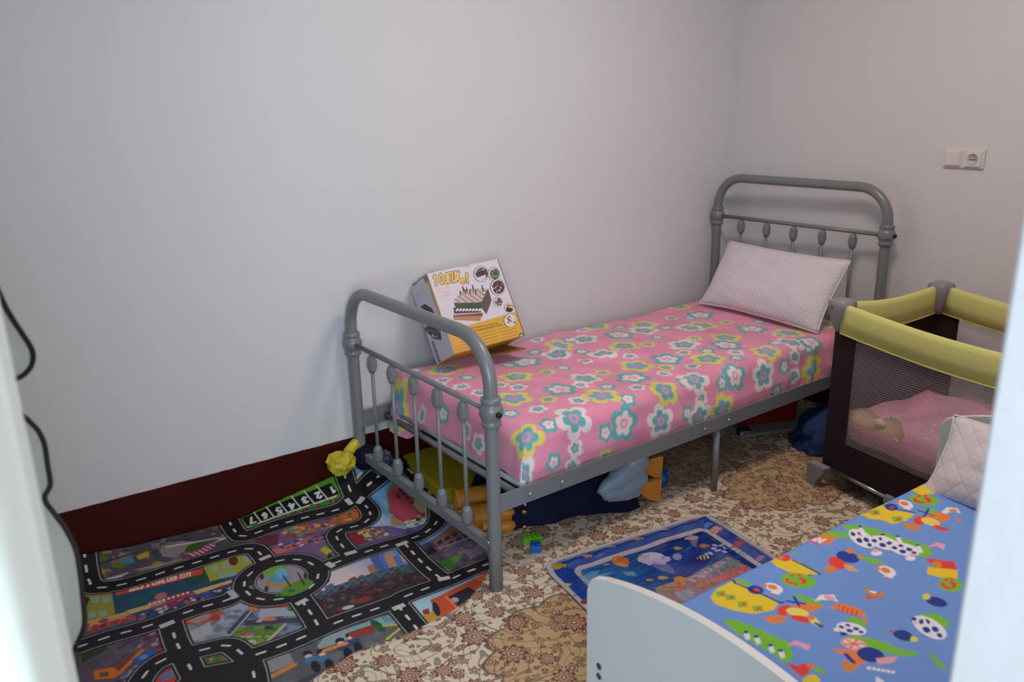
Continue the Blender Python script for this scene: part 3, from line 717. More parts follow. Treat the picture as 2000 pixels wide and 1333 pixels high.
mp_.poly(C2([(355, 640), (420, 610), (430, 640), (370, 660)]), (176, 140, 34)); mp_.poly(C2(ell(310, 665, 35, 18)), (54, 120, 136)); mp_.poly(C2(ell(260, 690, 40, 14)), (80, 110, 46)); mp_.poly(C2(ell(680, 590, 60, 22, -20)), (56, 80, 34)); mp_.poly(C2(ell(150, 650, 50, 22)), (74, 96, 44))
for k in range(7): mp_.stroke(C2([(150+k*20, 790-k*6), (190+k*20, 765-k*6)]), .005, (170, 168, 170)); mp_.stroke(C2([(800+k*8, 560-k*3), (830+k*8, 545-k*3)]), .005, (170, 168, 170))
mp_.stroke(C2([(120, 690), (350, 620)]), .006, (44, 44, 56)); mp_.stroke(C2([(520, 590), (800, 540), (830, 545)]), .006, (200, 190, 190))
# civilised-city panel
Lp = C2([(60, 850), (240, 830), (740, 690), (980, 625), (1050, 690), (900, 830), (860, 870), (600, 950), (40, 1110)]); field(Lp, (34, 70, 92), [(30, 60, 84), (28, 84, 90), (50, 60, 90)], 60, .01, .03)
mp_.poly(C2([(60, 850), (220, 835), (240, 960), (60, 1010)]), (140, 134, 46)); mp_.poly(C2([(720, 690), (1000, 615), (1040, 690), (900, 745), (760, 780)]), (150, 148, 48))
for (x, y) in ((130, 880), (190, 880), (110, 960), (170, 955), (785, 710), (850, 690), (965, 655), (830, 745), (880, 735)): mp_.poly(C2([(x-22, y-12), (x+18, y-20), (x+22, y+12), (x-18, y+20)]), (120, 160, 150))
mp_.poly(C2(ell(890, 665, 26, 26)), (84, 38, 30)); mp_.poly(C2([(600, 720), (720, 690), (760, 770), (640, 800)]), (24, 70, 56))
mp_.poly(C2([(440, 770), (600, 720), (640, 735), (560, 770)]), (76, 140, 124))
mp_.poly(C2([(300, 940), (640, 840), (880, 770), (900, 800), (780, 850), (420, 930), (320, 960)]), (190, 160, 96)); mp_.poly(C2([(330, 960), (660, 860), (900, 780), (890, 830), (620, 930), (330, 1010)]), (40, 66, 110))
mp_.poly(C2([(420, 890), (520, 860), (660, 830), (690, 850), (520, 920), (440, 935)]), (140, 60, 78)); mp_.poly(C2(ell(490, 860, 36, 18, -15)), (160, 100, 110)); mp_.poly(C2(ell(470, 900, 50, 14, -15)), (158, 130, 120))
for k in range(9): mp_.poly(C2(ell(430+k*26, 905-k*8, 8, 6)), (214, 190, 180))
mp_.poly(C2([(60, 1040), (340, 960), (360, 990), (60, 1080)]), (160, 70, 56)); mp_.poly(C2([(60, 1075), (340, 990), (420, 1000), (60, 1110)]), (56, 80, 104)); mp_.poly(C2([(40, 1010), (250, 960), (300, 945), (320, 965), (60, 1045)]), (180, 150, 92))
mp_.speck(C2([(360, 960), (640, 860), (880, 790), (880, 830), (600, 930), (380, 1000)]), [(120, 40, 70), (60, 80, 140), (190, 180, 180), (30, 30, 60), (170, 90, 60)], 60, .005, .014, .5, .85, R3_)
mp_.speck(C2([(60, 1020), (330, 950), (340, 990), (70, 1070)]), [(150, 50, 40), (200, 120, 70), (70, 40, 60), (120, 60, 90)], 26, .006, .014, .5, .85, R3_)
mp_.poly(C2([(240, 830), (720, 706), (722, 736), (245, 856)]), (196, 62, 44))
b0, b1 = np.array((322, 834)), np.array((662, 746)); ex = (b1-b0)/31.9; ey = np.array((-2.2, -13.5))*1.05
text(mp_, 'BUILD A CIVILIZED CITY', b0, ex*1.0, ey, .0042, (220, 190, 170), 1.45, mp=lambda P: C2(P))
mp_.poly(C2([(20, 850), (70, 860), (70, 970), (30, 1010)]), (140, 128, 120)); mp_.poly(C2([(70, 860), (100, 870), (60, 980), (40, 1080), (30, 1010)]), (34, 36, 50))
# numbered parking strip
mp_.poly(C3([(70, 470), (350, 330), (625, 215), (700, 320), (660, 372), (400, 440), (130, 545)]), (88, 148, 40))
mp_.poly(C3([(116, 450), (596, 260), (648, 318), (150, 495)]), (20, 20, 22))
for k in range(8):
    f = k/7; a = np.array((590, 250))*(1-f)+np.array((110, 440))*f; b = np.array((650, 318))*(1-f)+np.array((150, 497))*f
    if 0 < k < 7: mp_.stroke(C3([a, b]), .005, (196, 196, 196))
mp_.stroke(C3([(655, 318), (150, 497)]), .006, (206, 206, 206))
for i, (x, y) in enumerate(((606, 296), (530, 326), (456, 352), (386, 384), (316, 408), (241, 436), (171, 460))):
    ex = np.array((-25, 9.)); ey = np.array((10, 20.)); text(mp_, str(i+1), np.array((x, y))-ex*.5-ey*.7, ex, ey, .0085, (214, 210, 206), mp=lambda P: C3(P))
for k in range(9):
    f = k/8; c = np.array((640, 345))*(1-f)+np.array((165, 508))*f; mp_.poly(C3(ell(c[0], c[1], 30, 13, -20)), (112, 54, 34))
for x, y in ((650, 330), (570, 372), (500, 392), (425, 430), (190, 495), (300, 465)): mp_.poly(C3(ell(x, y, 22, 20)), (46, 120, 40))
# pictures round the upper right junction
mp_.grad(C3([(680, 185), (790, 120), (900, 180), (750, 310)]), (70, 140, 190), (50, 60, 84), C3([(700, 180)])[0], C3([(790, 230)])[0])
mp_.poly(C3(ell(752, 222, 26, 14, -55)), (196, 190, 186)); mp_.poly(C3(ell(810, 200, 32, 16, -55)), (140, 62, 40)); mp_.poly(C3([(730, 200), (790, 130), (800, 140), (745, 215)]), (150, 150, 168)); mp_.poly(C3(ell(760, 270, 40, 18, -40)), (28, 30, 44))
D = C3([(770, 330), (935, 205), (1170, 420), (1140, 500), (730, 615), (655, 530), (840, 470), (835, 400)])
mp_.grad(D, (58, 134, 196), (150, 180, 200), C3([(880, 240)])[0], C3([(900, 490)])[0])
mp_.poly(C3([(895, 300), (930, 250), (1000, 300), (960, 440), (910, 420)]), (96, 110, 60)); mp_.poly(C3([(905, 310), (940, 262), (1060, 350), (1130, 430), (1040, 470), (990, 490), (920, 420)]), (156, 64, 78)); mp_.poly(C3([(920, 430), (1000, 480), (920, 500)]), (190, 140, 110))
for (x, y) in ((970, 295), (990, 315), (1010, 340), (1035, 365), (960, 330)): mp_.poly(C3([(x-12, y-10), (x+10, y-4), (x+14, y+12), (x-8, y+8)]), (104, 30, 36))
mp_.poly(C3([(1050, 340), (1130, 410), (1110, 440), (1040, 380)]), (150, 150, 110)); mp_.speck(C3([(1000, 470), (1130, 410), (1140, 480), (1010, 520)]), [(190, 60, 80), (210, 200, 170), (80, 60, 110), (160, 150, 60), (40, 40, 60)], 40, .005, .012, .6, .9, R3_)
mp_.poly(C3([(665, 540), (760, 500), (900, 490), (1000, 510), (1130, 470), (1120, 505), (740, 610)]), (92, 80, 124)); mp_.poly(C3([(668, 535), (740, 505), (790, 570), (745, 600)]), (130, 36, 40)); mp_.speck(C3([(740, 510), (880, 490), (900, 540), (780, 580)]), [(170, 90, 60), (200, 180, 90), (120, 50, 60), (90, 110, 60)], 40, .006, .014, .5, .9, R3_)
E_ = C3([(100, 565), (300, 500), (600, 420), (740, 390), (765, 440), (620, 505), (600, 560), (660, 640), (560, 690), (290, 650), (250, 600)]); field(E_, (110, 84, 122), [(120, 88, 130), (150, 100, 110), (90, 76, 110)], 50, .01, .03)
mp_.poly(C3([(170, 560), (320, 530), (310, 590), (230, 610)]), (92, 44, 62)); mp_.poly(C3([(330, 520), (460, 470), (480, 510), (350, 550)]), (180, 76, 44)); mp_.poly(C3([(600, 440), (740, 395), (760, 440), (640, 490)]), (190, 90, 44)); mp_.poly(C3([(340, 505), (420, 480), (430, 500), (350, 530)]), (90, 150, 140))
mp_.speck(C3([(330, 520), (740, 400), (755, 445), (600, 500), (360, 560)]), [(200, 96, 44), (70, 110, 44), (130, 50, 30), (110, 130, 110), (210, 150, 90)], 80, .006, .016, .5, .9, R3_)
mp_.poly(C3([(270, 620), (560, 540), (590, 545), (300, 650)]), (176, 100, 90)); mp_.speck(C3([(300, 590), (560, 540), (570, 570), (330, 620)]), [(60, 50, 90), (200, 180, 190), (90, 60, 120)], 30, .005, .012, .5, .9, R3_)
mp_.poly(C3([(520, 610), (610, 560), (660, 640), (580, 680)]), (104, 96, 98)); mp_.poly(C3([(560, 600), (605, 625), (580, 650), (535, 620)]), (170, 160, 50)); mp_.poly(C3(ell(590, 655, 12, 18)), (36, 40, 30))
# skyline panel
G = C3([(590, 720), (740, 660), (980, 595), (1080, 680), (1170, 780), (960, 880), (600, 1020), (530, 960), (480, 890), (590, 790)])
mp_.grad(G, (70, 130, 196), (206, 190, 190), C3([(880, 610)])[0], C3([(680, 740)])[0])
mp_.poly(C3([(490, 880), (560, 860), (800, 770), (1050, 680), (1175, 785), (960, 885), (600, 1025), (530, 960)]), (56, 40, 42))
for (x, y, w_, h_, c) in ((800, 650, 60, 110, (70, 96, 160)), (850, 650, 40, 100, (84, 112, 176)), (880, 650, 60, 70, (190, 130, 100)), (790, 710, 40, 60, (170, 110, 90)), (690, 780, 50, 40, (120, 70, 70)), (740, 765, 40, 45, (150, 90, 90)), (830, 740, 36, 40, (150, 104, 120)), (930, 660, 40, 60, (90, 110, 160)), (970, 650, 40, 40, (200, 150, 120)), (560, 820, 60, 50, (74, 96, 150)), (620, 820, 30, 30, (120, 120, 160)), (520, 850, 40, 40, (60, 70, 120))):
    mp_.poly(C3([(x, y), (x+w_*.7, y-w_*.35), (x+w_+h_*.5, y+h_*.7-w_*.3), (x+h_*.5, y+h_)]), c)
mp_.poly(C3([(600, 820), (900, 720), (1050, 690), (1090, 730), (800, 800), (500, 890), (490, 875)]), (64, 76, 90)); mp_.speck(C3([(560, 850), (800, 780), (1060, 700), (1160, 780), (960, 870), (640, 970), (540, 940)]), [(40, 30, 36), (74, 44, 44), (56, 62, 80), (80, 52, 40), (56, 56, 38), (100, 94, 100), (30, 30, 44), (120, 50, 44), (44, 40, 52)], 260, .004, .012, .5, .7, R3_)
for k in range(9): mp_.stroke(C3([(500+k*60, 880-k*19), (540+k*60, 840-k*19), (560+k*60, 860-k*19)]), .004, (84, 120, 130))
mp_.poly(C3(ell(770, 890, 50, 14, -15)), (130, 44, 36)); mp_.poly(C3(ell(1110, 800, 50, 10, -15)), (190, 110, 60)); mp_.poly(C3(ell(690, 930, 34, 10, -15)), (170, 170, 172)); mp_.poly(C3(ell(620, 990, 50, 7, -15)), (120, 70, 40))
# right of the cross street
Hh = C3([(1010, 590), (1190, 450), (1330, 520), (1460, 640), (1450, 680), (1230, 780), (1100, 660)]); field(Hh, (84, 72, 92), [(70, 60, 84), (110, 90, 100), (60, 50, 70), (130, 110, 110)], 60, .008, .02)
mp_.grad(C3([(1020, 590), (1200, 450), (1260, 480), (1150, 560), (1060, 610)]), (74, 130, 190), (110, 140, 180), C3([(1180, 460)])[0], C3([(1050, 600)])[0])
mp_.poly(C3([(1140, 570), (1260, 480), (1340, 540), (1200, 630)]), (112, 82, 72))
for i in range(4):
    for j in range(2): mp_.poly(C3([(1165+i*40+j*22, 580-i*22+j*26), (1190+i*40+j*22, 564-i*22+j*26), (1204+i*40+j*22, 580-i*22+j*26), (1178+i*40+j*22, 597-i*22+j*26)]), (40, 40, 56))
mp_.poly(C3([(1170, 685), (1310, 640), (1240, 735)]), (70, 120, 44)); mp_.stroke(C3([(1100, 640), (1300, 570), (1400, 540)]), .01, (120, 104, 130)); mp_.poly(C3([(1330, 640), (1400, 580), (1430, 630), (1350, 670)]), (110, 106, 128)); mp_.poly(C3(ell(1130, 630, 40, 16, -10)), (40, 36, 44))
# dock panel at the curled corner
I_ = C3([(1000, 910), (1240, 815), (1450, 700), (1470, 740), (1440, 830), (1380, 920), (1280, 985), (1110, 1040)]); mp_.poly(I_, (190, 84, 52))
mp_.grad(C3([(1000, 915), (1230, 825), (1440, 735), (1400, 760), (1180, 870), (1110, 1010)]), (96, 160, 190), (160, 190, 200), C3([(1400, 740)])[0], C3([(1040, 950)])[0])
mp_.poly(C3([(1130, 890), (1210, 860), (1430, 760), (1400, 860), (1300, 950), (1180, 990)]), (184, 74, 40)); mp_.poly(C3([(1215, 880), (1340, 820), (1390, 850), (1280, 940)]), (40, 34, 50)); mp_.poly(C3([(1080, 980), (1150, 950), (1200, 985), (1110, 1025)]), (180, 136, 50)); mp_.poly(C3(ell(1165, 940, 18, 40, -20)), (30, 36, 60)); mp_.poly(C3(ell(1265, 890, 22, 14)), (150, 150, 160)); mp_.poly(C3([(1090, 945), (1125, 935), (1130, 965), (1095, 970)]), (130, 50, 44))
mp_.stroke(C3([(1215, 870), (1290, 945)]), .008, (214, 110, 60)); mp_.stroke(C3([(1110, 1030), (1290, 975), (1400, 880), (1460, 740)]), .006, (130, 90, 110))
# lower edge strip with workers
J = C3([(160, 1235), (380, 1150), (570, 1080), (800, 1000), (950, 950), (1060, 1075), (930, 1110), (700, 1180), (480, 1290), (300, 1400), (150, 1400)]); field(J, (92, 92, 96), [(84, 84, 90), (104, 104, 106), (80, 90, 94)], 60, .01, .03)
mp_.grad(C3([(560, 1090), (950, 955), (990, 1000), (700, 1100), (500, 1170)]), (120, 160, 164), (140, 150, 150), C3([(700, 1030)])[0], C3([(600, 1140)])[0])
mp_.poly(C3([(380, 1160), (500, 1110), (600, 1250), (420, 1320)]), (84, 84, 88)); mp_.poly(C3([(210, 1230), (370, 1170), (400, 1230), (230, 1300)]), (132, 132, 136))
for (x, y) in ((470, 1180), (545, 1170), (700, 1080), (645, 1110)):
    mp_.poly(C3(ell(x, y, 26, 16, -10)), (30, 34, 44)); mp_.poly(C3(ell(x+6, y+14, 20, 11, -10)), (206, 170, 150)); mp_.poly(C3(ell(x+20, y+35, 38, 18, -15)), (60, 110, 150) if x < 600 else (50, 64, 110)); mp_.poly(C3(ell(x+45, y+70, 24, 34, -30)), (26, 26, 34))
mp_.poly(C3([(680, 1070), (830, 1020), (840, 1060), (720, 1100)]), (136, 56, 44)); mp_.poly(C3(ell(850, 1030, 50, 20, 35)), (36, 84, 50)); mp_.stroke(C3([(880, 1030), (1000, 1020), (900, 1100)]), .008, (190, 170, 40)); mp_.stroke(C3([(560, 1165), (680, 1125)]), .012, (206, 130, 40)); mp_.stroke(C3([(220, 1330), (400, 1240)]), .016, (200, 120, 50))
for k in range(6): mp_.stroke(C3([(870+k*16, 975-k*4), (895+k*16, 1010-k*3)]), .003, (70, 90, 100))
# below the roundabout
K = C3([(0, 930), (120, 870), (420, 890), (480, 1000), (500, 1050), (180, 1170), (120, 1130), (-60, 1100)]); field(K, (88, 92, 112), [(80, 84, 110), (120, 130, 150), (70, 66, 84)], 60, .01, .025)
K2 = C2([(580, 1000), (880, 880), (960, 900), (960, 1050), (850, 1090), (640, 1140)]); field(K2, (124, 130, 142), [(140, 146, 156), (100, 104, 116), (150, 160, 176)], 40, .01, .025)
mp_.poly(C2([(610, 1000), (760, 930), (850, 950), (760, 1000), (640, 1020)]), (176, 74, 40)); mp_.poly(C2([(640, 1000), (740, 950), (780, 970), (690, 1010)]), (150, 130, 120)); mp_.poly(C2([(640, 1060), (760, 1000), (780, 1060), (660, 1110)]), (160, 160, 164)); mp_.poly(C2(ell(790, 980, 30, 20)), (150, 60, 60)); mp_.poly(C2(ell(860, 890, 70, 24, -12)), (60, 110, 50)); mp_.poly(C2([(850, 1060), (960, 940), (1000, 950), (880, 1080)]), (70, 66, 92)); mp_.stroke(C2([(860, 1090), (1000, 930)]), .006, (150, 160, 170))
mp_.poly(C3([(210, 920), (360, 895), (370, 940), (230, 960)]), (176, 62, 40)); mp_.poly(C3(ell(175, 930, 28, 20)), (190, 110, 50)); mp_.poly(C3([(220, 940), (440, 925), (440, 975), (200, 985)]), (150, 160, 170)); mp_.poly(C3(ell(385, 935, 26, 16)), (50, 120, 50)); mp_.poly(C3([(140, 1000), (470, 985), (480, 1010), (120, 1030)]), (66, 62, 80)); mp_.poly(C3(ell(258, 992, 46, 12)), (196, 110, 80)); mp_.poly(C3([(190, 1010), (230, 975), (250, 978), (220, 1012)]), (160, 156, 160))
mp_.poly(C3([(30, 1110), (100, 1040), (340, 1020), (330, 1060), (200, 1160), (150, 1160)]), (86, 120, 48)); mp_.poly(C3(ell(140, 1082, 52, 24, -8)), (70, 110, 130)); mp_.poly(C3(ell(142, 1078, 36, 15, -8)), (140, 130, 160)); mp_.poly(C3(ell(142, 1074, 18, 7, -8)), (90, 110, 160)); mp_.stroke(C3([(40, 1095), (260, 1088)]), .008, (170, 160, 80)); mp_.poly(C3(ell(170, 1120, 26, 14)), (170, 180, 170)); mp_.poly(C3(ell(260, 1040, 30, 12)), (40, 70, 36)); mp_.stroke(C3([(350, 1022), (200, 1165)]), .01, (170, 160, 150))
mp_.poly(C3([(360, 1100), (480, 1010), (495, 1050), (400, 1095)]), (90, 140, 44)); mp_.speck(C3([(30, 1110), (100, 1040), (330, 1025), (200, 1150)]), [(56, 100, 40), (110, 140, 60), (150, 90, 60)], 30, .005, .012, .7, .8, R3_)
# lower left car park
Mm = C2([(40, 1140), (250, 1090), (480, 1040), (520, 1060), (560, 1170), (430, 1230), (350, 1340), (40, 1400)]); field(Mm, (84, 74, 88), [(78, 70, 84), (96, 84, 96), (70, 64, 76)], 50, .012, .03)
mp_.poly(C2([(40, 1150), (180, 1110), (200, 1150), (60, 1230)]), (44, 56, 36)); mp_.poly(C2([(120, 1270), (240, 1250), (270, 1275), (240, 1310), (130, 1320)]), (188, 104, 34)); mp_.poly(C2([(230, 1250), (370, 1150), (385, 1160), (270, 1285)]), (110, 60, 46)); mp_.stroke(C2([(255, 1290), (385, 1160)]), .012, (186, 110, 40)); mp_.poly(C2([(150, 1285), (200, 1275), (205, 1300), (155, 1305)]), (90, 70, 50)); mp_.poly(C2([(330, 1210), (420, 1160), (480, 1150), (460, 1185), (370, 1235)]), (40, 84, 150)); mp_.poly(C2(ell(395, 1195, 26, 12, -20)), (90, 130, 170))
mp_.speck(C2([(250, 1100), (470, 1050), (530, 1150), (300, 1130)]), [(130, 50, 60), (160, 130, 136), (60, 50, 76)], 24, .006, .014, .5, .9, R3_); mp_.speck(C2([(240, 1330), (380, 1230), (360, 1333)]), [(150, 140, 150), (170, 90, 60), (50, 50, 80), (120, 120, 150)], 24, .006, .014, .5, .9, R3_); mp_.poly(C2(ell(490, 1155, 16, 18)), (150, 44, 36)); mp_.stroke(C2([(250, 1150), (480, 1040)]), .005, (54, 46, 60))
# inside the lower loop
mp_.poly(C2([(440, 1330), (520, 1270), (580, 1240), (610, 1280), (560, 1340)]), (180, 60, 44)); mp_.poly(C2([(480, 1300), (590, 1250), (600, 1290), (500, 1330)]), (90, 110, 140)); mp_.poly(C2([(680, 1210), (820, 1170), (890, 1200), (760, 1240), (700, 1250)]), (80, 110, 50)); mp_.speck(C2([(690, 1215), (820, 1175), (880, 1200), (760, 1235)]), [(180, 150, 80), (160, 70, 50), (60, 90, 40)], 20, .005, .012, .6, .9, R3_); mp_.poly(C2([(690, 1245), (890, 1210), (890, 1225), (700, 1265)]), (60, 54, 80)); mp_.poly(C2([(830, 1300), (930, 1280), (950, 1340), (820, 1340)]), (110, 104, 120))
# roads
RW = .066
def circ(c, r, a0=0, a1=360, n=60): t = np.radians(np.linspace(a0, a1, n)); return np.stack([c[0]+r*np.cos(t), c[1]+r*np.sin(t)], 1)
rc = (PXM([(457, 1132)])[0]+PXM([(643, 1130)])[0])/2; rr_ = np.linalg.norm(PXM([(643, 1130)])[0]-PXM([(457, 1132)])[0])/2-RW*.55
c14 = PXM([(402, 1350)])[0]
roads = [C3([(640, 140), (665, 200), (715, 330)]), C3([(715, 345), (640, 400), (480, 440), (300, 490), (140, 545), (90, 530), (50, 470), (40, 440)]),
 C3([(715, 345), (755, 350), (805, 410), (800, 455), (740, 490), (650, 510), (625, 545), (660, 600), (710, 650)]), C3([(580, 705), (730, 650), (900, 595), (1080, 540), (1160, 480), (1180, 420)]),
 PXM([(770, 885), (820, 940), (850, 980), (857, 1005)]), C3([(720, 340), (800, 268), (880, 200)]), C3([(985, 575), (1080, 680), (1210, 790)]),
 C3([(1480, 680), (1330, 740), (1200, 795), (1000, 870), (930, 905), (700, 985), (560, 1040), (400, 1110), (180, 1190)]), C3([(945, 905), (1040, 1020), (1100, 1090)]),
 circ(rc, rr_), C3([(430, 880), (500, 980), (540, 1050)]), C2([(900, 850), (860, 880), (700, 925), (560, 975), (400, 1030), (200, 1085), (20, 1145)]), C2([(535, 985), (580, 1120), (640, 1230), (690, 1330)]),
 C2([(340, 1420), (390, 1310), (460, 1235), (560, 1190), (700, 1160), (850, 1130), (930, 1170), (985, 1235), (1010, 1333), (1010, 1400)]), C2([(700, 1300), (900, 1260), (985, 1235)]), circ(c14, .058),
 C2([(70, 600), (82, 720), (110, 800), (180, 812), (300, 790), (500, 730), (700, 670), (900, 610), (1000, 600), (1050, 640), (1075, 680)])]
roads = [catmull(r, 7) if len(r) < 20 else r for r in roads]
for wd, c in ((RW+.011, (24, 22, 26)), (RW, (150, 150, 152)), (RW-.006, (27, 25, 29))):
    for r in roads: mp_.stroke(r, wd, c)
dense = [catmull(r, 8) for r in roads]
for ir, r in enumerate(roads):
    dense_self = dense[ir]; seg = np.linalg.norm(np.diff(r, axis=0), axis=1); s_ = np.r_[0, np.cumsum(seg)]; L = s_[-1]; d = .02
    while d < L-.02:
        q_ = np.array([np.interp(d+.011, s_, r[:, k]) for k in (0, 1)])
        if any(o_ is not dense_self and np.min(np.linalg.norm(o_-q_, axis=1)) < RW*.5 for o_ in dense):
            d += .055; continue
        mp_.stroke([[np.interp(d, s_, r[:, k]) for k in (0, 1)], [np.interp(d+.022, s_, r[:, k]) for k in (0, 1)]], .007, (200, 198, 194)); d += .055
def zebra(p, q, n=8, ln=.016):
    p, q = np.array(p), np.array(q); d = (q-p)/np.linalg.norm(q-p); nn = np.array([-d[1], d[0]])
    for k in range(n):
        c = p+(q-p)*(k+.5)/n; mp_.stroke([c-nn*ln/2, c+nn*ln/2], .0042, (196, 194, 192))
for a, b in (((575, 690), (612, 712)), ((672, 645), (735, 627)), ((742, 370), (772, 335)), ((410, 915), (470, 885)), ((1175, 782), (1238, 768)), ((930, 940), (995, 915)), ((950, 598), (1010, 575)), ((212, 675), (272, 650)), ((680, 345), (708, 375))): zebra(*C3([a, b]))
for a, b in (((485, 1030), (565, 998)), ((870, 830), (905, 870))): zebra(*C2([a, b]))
# roundabout island with the fountain
mp_.poly(circ(rc, rr_-RW/2-.004), (142, 132, 142)); Z3 = lambda *a: C3(ell(*a))
mp_.poly(C3([(290, 870), (380, 800), (460, 770), (505, 790), (470, 835), (390, 868)]), (84, 132, 44)); mp_.poly(Z3(320, 795, 78, 26, -4), (168, 124, 60)); mp_.poly(Z3(325, 775, 62, 26, -6), (80, 140, 176)); mp_.poly(Z3(300, 735, 70, 26, -12), (110, 150, 70)); mp_.poly(Z3(330, 745, 34, 26), (100, 160, 190)); mp_.poly(Z3(180, 820, 26, 12), (100, 130, 60))
for x, y in ((225, 765), (250, 830), (460, 760), (165, 790)): mp_.poly(Z3(x, y, 12, 16), (52, 40, 56))
for a in (((340, 760), (380, 815)), ((155, 790), (190, 830)), ((420, 745), (455, 810))): mp_.stroke(C3(a), .005, (60, 40, 50))
mp_.poly(Z3(385, 840, 22, 9), (50, 96, 36)); mp_.poly(Z3(320, 860, 16, 7), (50, 96, 36))
out_px = [(120, 1100), (170, 1088), (300, 1055), (442, 1021), (470, 1005), (540, 972), (605, 944), (650, 925), (690, 893), (730, 886), (772, 886), (800, 900), (830, 935), (862, 975), (905, 1030), (940, 1065), (956, 1090), (955, 1112), (940, 1142), (915, 1170), (880, 1195), (800, 1235), (740, 1256), (690, 1275), (640, 1305), (600, 1335)]
outl = np.vstack([mpx(out_px), [(-2.9, -1.055), (-3.45, -1.06), (-3.45, -.05), (-3.2, -.05)]])
outl[:24, 1] += np.where(np.arange(24) < 9, .03, 0)
outl[:, 1] = np.minimum(outl[:, 1], WY0+math.tan(WTH)*outl[:, 0]-.012)
def mat_mask(X, Y):
    r = np.zeros(X.shape, bool)
    for k in range(len(outl)):
        xa, ya = outl[k]; xb, yb = outl[k-1]
        if ya == yb: continue
        r ^= ((ya > Y) != (yb > Y)) & (X < (xb-xa)*(Y-ya)/(yb-ya)+xa)
    return r
pm = mp_.mesh('city_play_mat', lambda x, y: np.stack([x, y, mat_h(x, y)], -1), print_mat('matte_fabric_print', .55, bump=.05, bscale=500, spec=.3), mask=mat_mask, thick=.0022)
tag(pm, 'large city play mat with black printed roads, lying at the foot of the metal bed', 'play mat')

# ---------------------------------------------------------------- inflatable sea play mat
WC = lambda pts: at_z(np.array([(1040+x/3.776, 980+y/3.776) for x, y in pts], float), .012)[:, :2]
wa, wb, wl = at_z((1060, 1102), .01)[0][:2], at_z((1374, 1004), .01)[0][:2], at_z((1160, 1215), .01)[0][:2]
we1 = (wb-wa)/np.linalg.norm(wb-wa); we2 = np.array([we1[1], -we1[0]])
if we2@(wl-wa) < 0: we2 = -we2
WL, WWd = np.linalg.norm(wb-wa)+.01, .47
def wmap(P): d = np.asarray(P)-wa; return np.stack([d@we1, d@we2], 1)
wm = Ras(-.012, -.012, WL+.012, WWd+.012, .0022, (180, 178, 190), 1.12)
def wp(pts): return wmap(WC(pts))
def rrect(x0, y0, x1, y1, r):
    P = []
    for cx, cy, a in ((x1-r, y1-r, 0), (x0+r, y1-r, 90), (x0+r, y0+r, 180), (x1-r, y0+r, 270)):
        for t in np.radians(np.linspace(a, a+90, 8)): P.append((cx+r*math.cos(t), cy+r*math.sin(t)))
    return np.array(P)
R5 = random.Random(5)
NAVY, MID = (30, 62, 128), (36, 84, 160)
wm.poly(rrect(.008, .008, WL-.008, WWd-.008, .06), (30, 66, 146)); wm.speck(rrect(.01, .01, WL-.01, WWd-.01, .06), [(26, 56, 130), (36, 80, 164), (24, 50, 118)], 260, .012, .05, .10, .5, R5, -12)
wm.poly(rrect(.062, .062, WL-.062, WWd-.062, .035), (178, 172, 180)); inn = rrect(.080, .080, WL-.080, WWd-.080, .02)
wm.grad(inn, (44, 112, 184), (20, 48, 124), (.08, .2), (.36, .25)); wm.speck(inn, [(22, 48, 124), (34, 82, 168), (18, 40, 108), (40, 100, 180)], 240, .015, .06, .08, .45, R5, -12)
reef = wp([(900, 640), (1180, 540), (1440, 400), (1580, 470), (1640, 500), (1200, 760), (1000, 800)]); wm.poly(reef, (150, 120, 130))
for pal, P, n in (([(90, 120, 110), (120, 140, 130), (80, 110, 130)], [(1300, 480), (1440, 410), (1560, 450), (1500, 500), (1330, 540)], 80), ([(190, 70, 70), (200, 110, 110), (170, 90, 110)], [(1330, 560), (1560, 470), (1590, 500), (1400, 600), (1250, 620)], 80), ([(180, 110, 80), (190, 130, 90), (150, 90, 80)], [(1180, 600), (1300, 560), (1340, 620), (1230, 650)], 50), ([(150, 140, 170), (180, 170, 190), (120, 110, 150)], [(1150, 560), (1430, 430), (1300, 540), (1180, 590)], 60), ([(170, 160, 90), (190, 130, 80), (120, 120, 90)], [(940, 640), (1050, 590), (1140, 600), (1000, 690)], 40), ([(140, 150, 180), (160, 160, 180)], [(1080, 640), (1220, 650), (1140, 720), (1060, 700)], 40)):
    wm.speck(wp(P), pal, n, .004, .011, .5, .9, R5)
W_ = lambda *a: wp(ell(*a))
wm.poly(W_(648, 432, 66, 40, 15), (206, 104, 40)); wm.poly(wp([(585, 425), (620, 395), (640, 470), (600, 460)]), (214, 130, 60)); wm.poly(W_(660, 465, 50, 12, 10), (190, 150, 60))
wm.poly(W_(890, 418, 108, 46, 8), (150, 140, 186)); [wm.poly(W_(800+k*32, 425+12*(k % 3), 26, 20), (184, 174, 204)) for k in range(7)]; wm.poly(W_(888, 400, 80, 26, 5), (200, 190, 212)); wm.speck(W_(888, 405, 80, 28, 5), [(220, 210, 226), (160, 140, 190)], 26, .003, .009, .5, .7, R5)
for k in range(7): wm.stroke(wp([(870+k*18, 455), (920+k*18, 490), (960+k*14, 510+k*3)]), .0025, (150, 140, 190))
wm.poly(wp([(1120, 260), (1170, 230), (1225, 255), (1215, 280), (1160, 282), (1125, 275)]), (190, 160, 176)); wm.poly(wp([(1160, 282), (1215, 280), (1210, 335), (1180, 325)]), (110, 110, 150)); wm.poly(W_(1068, 405, 34, 26), (150, 140, 190))
wm.poly(W_(1258, 412, 46, 18, -5), (206, 196, 150)); [wm.poly(wp([(x, 395), (x+14, 395), (x+26, 432), (x+10, 436)]), (24, 24, 34)) for x in (1215, 1242, 1268)]
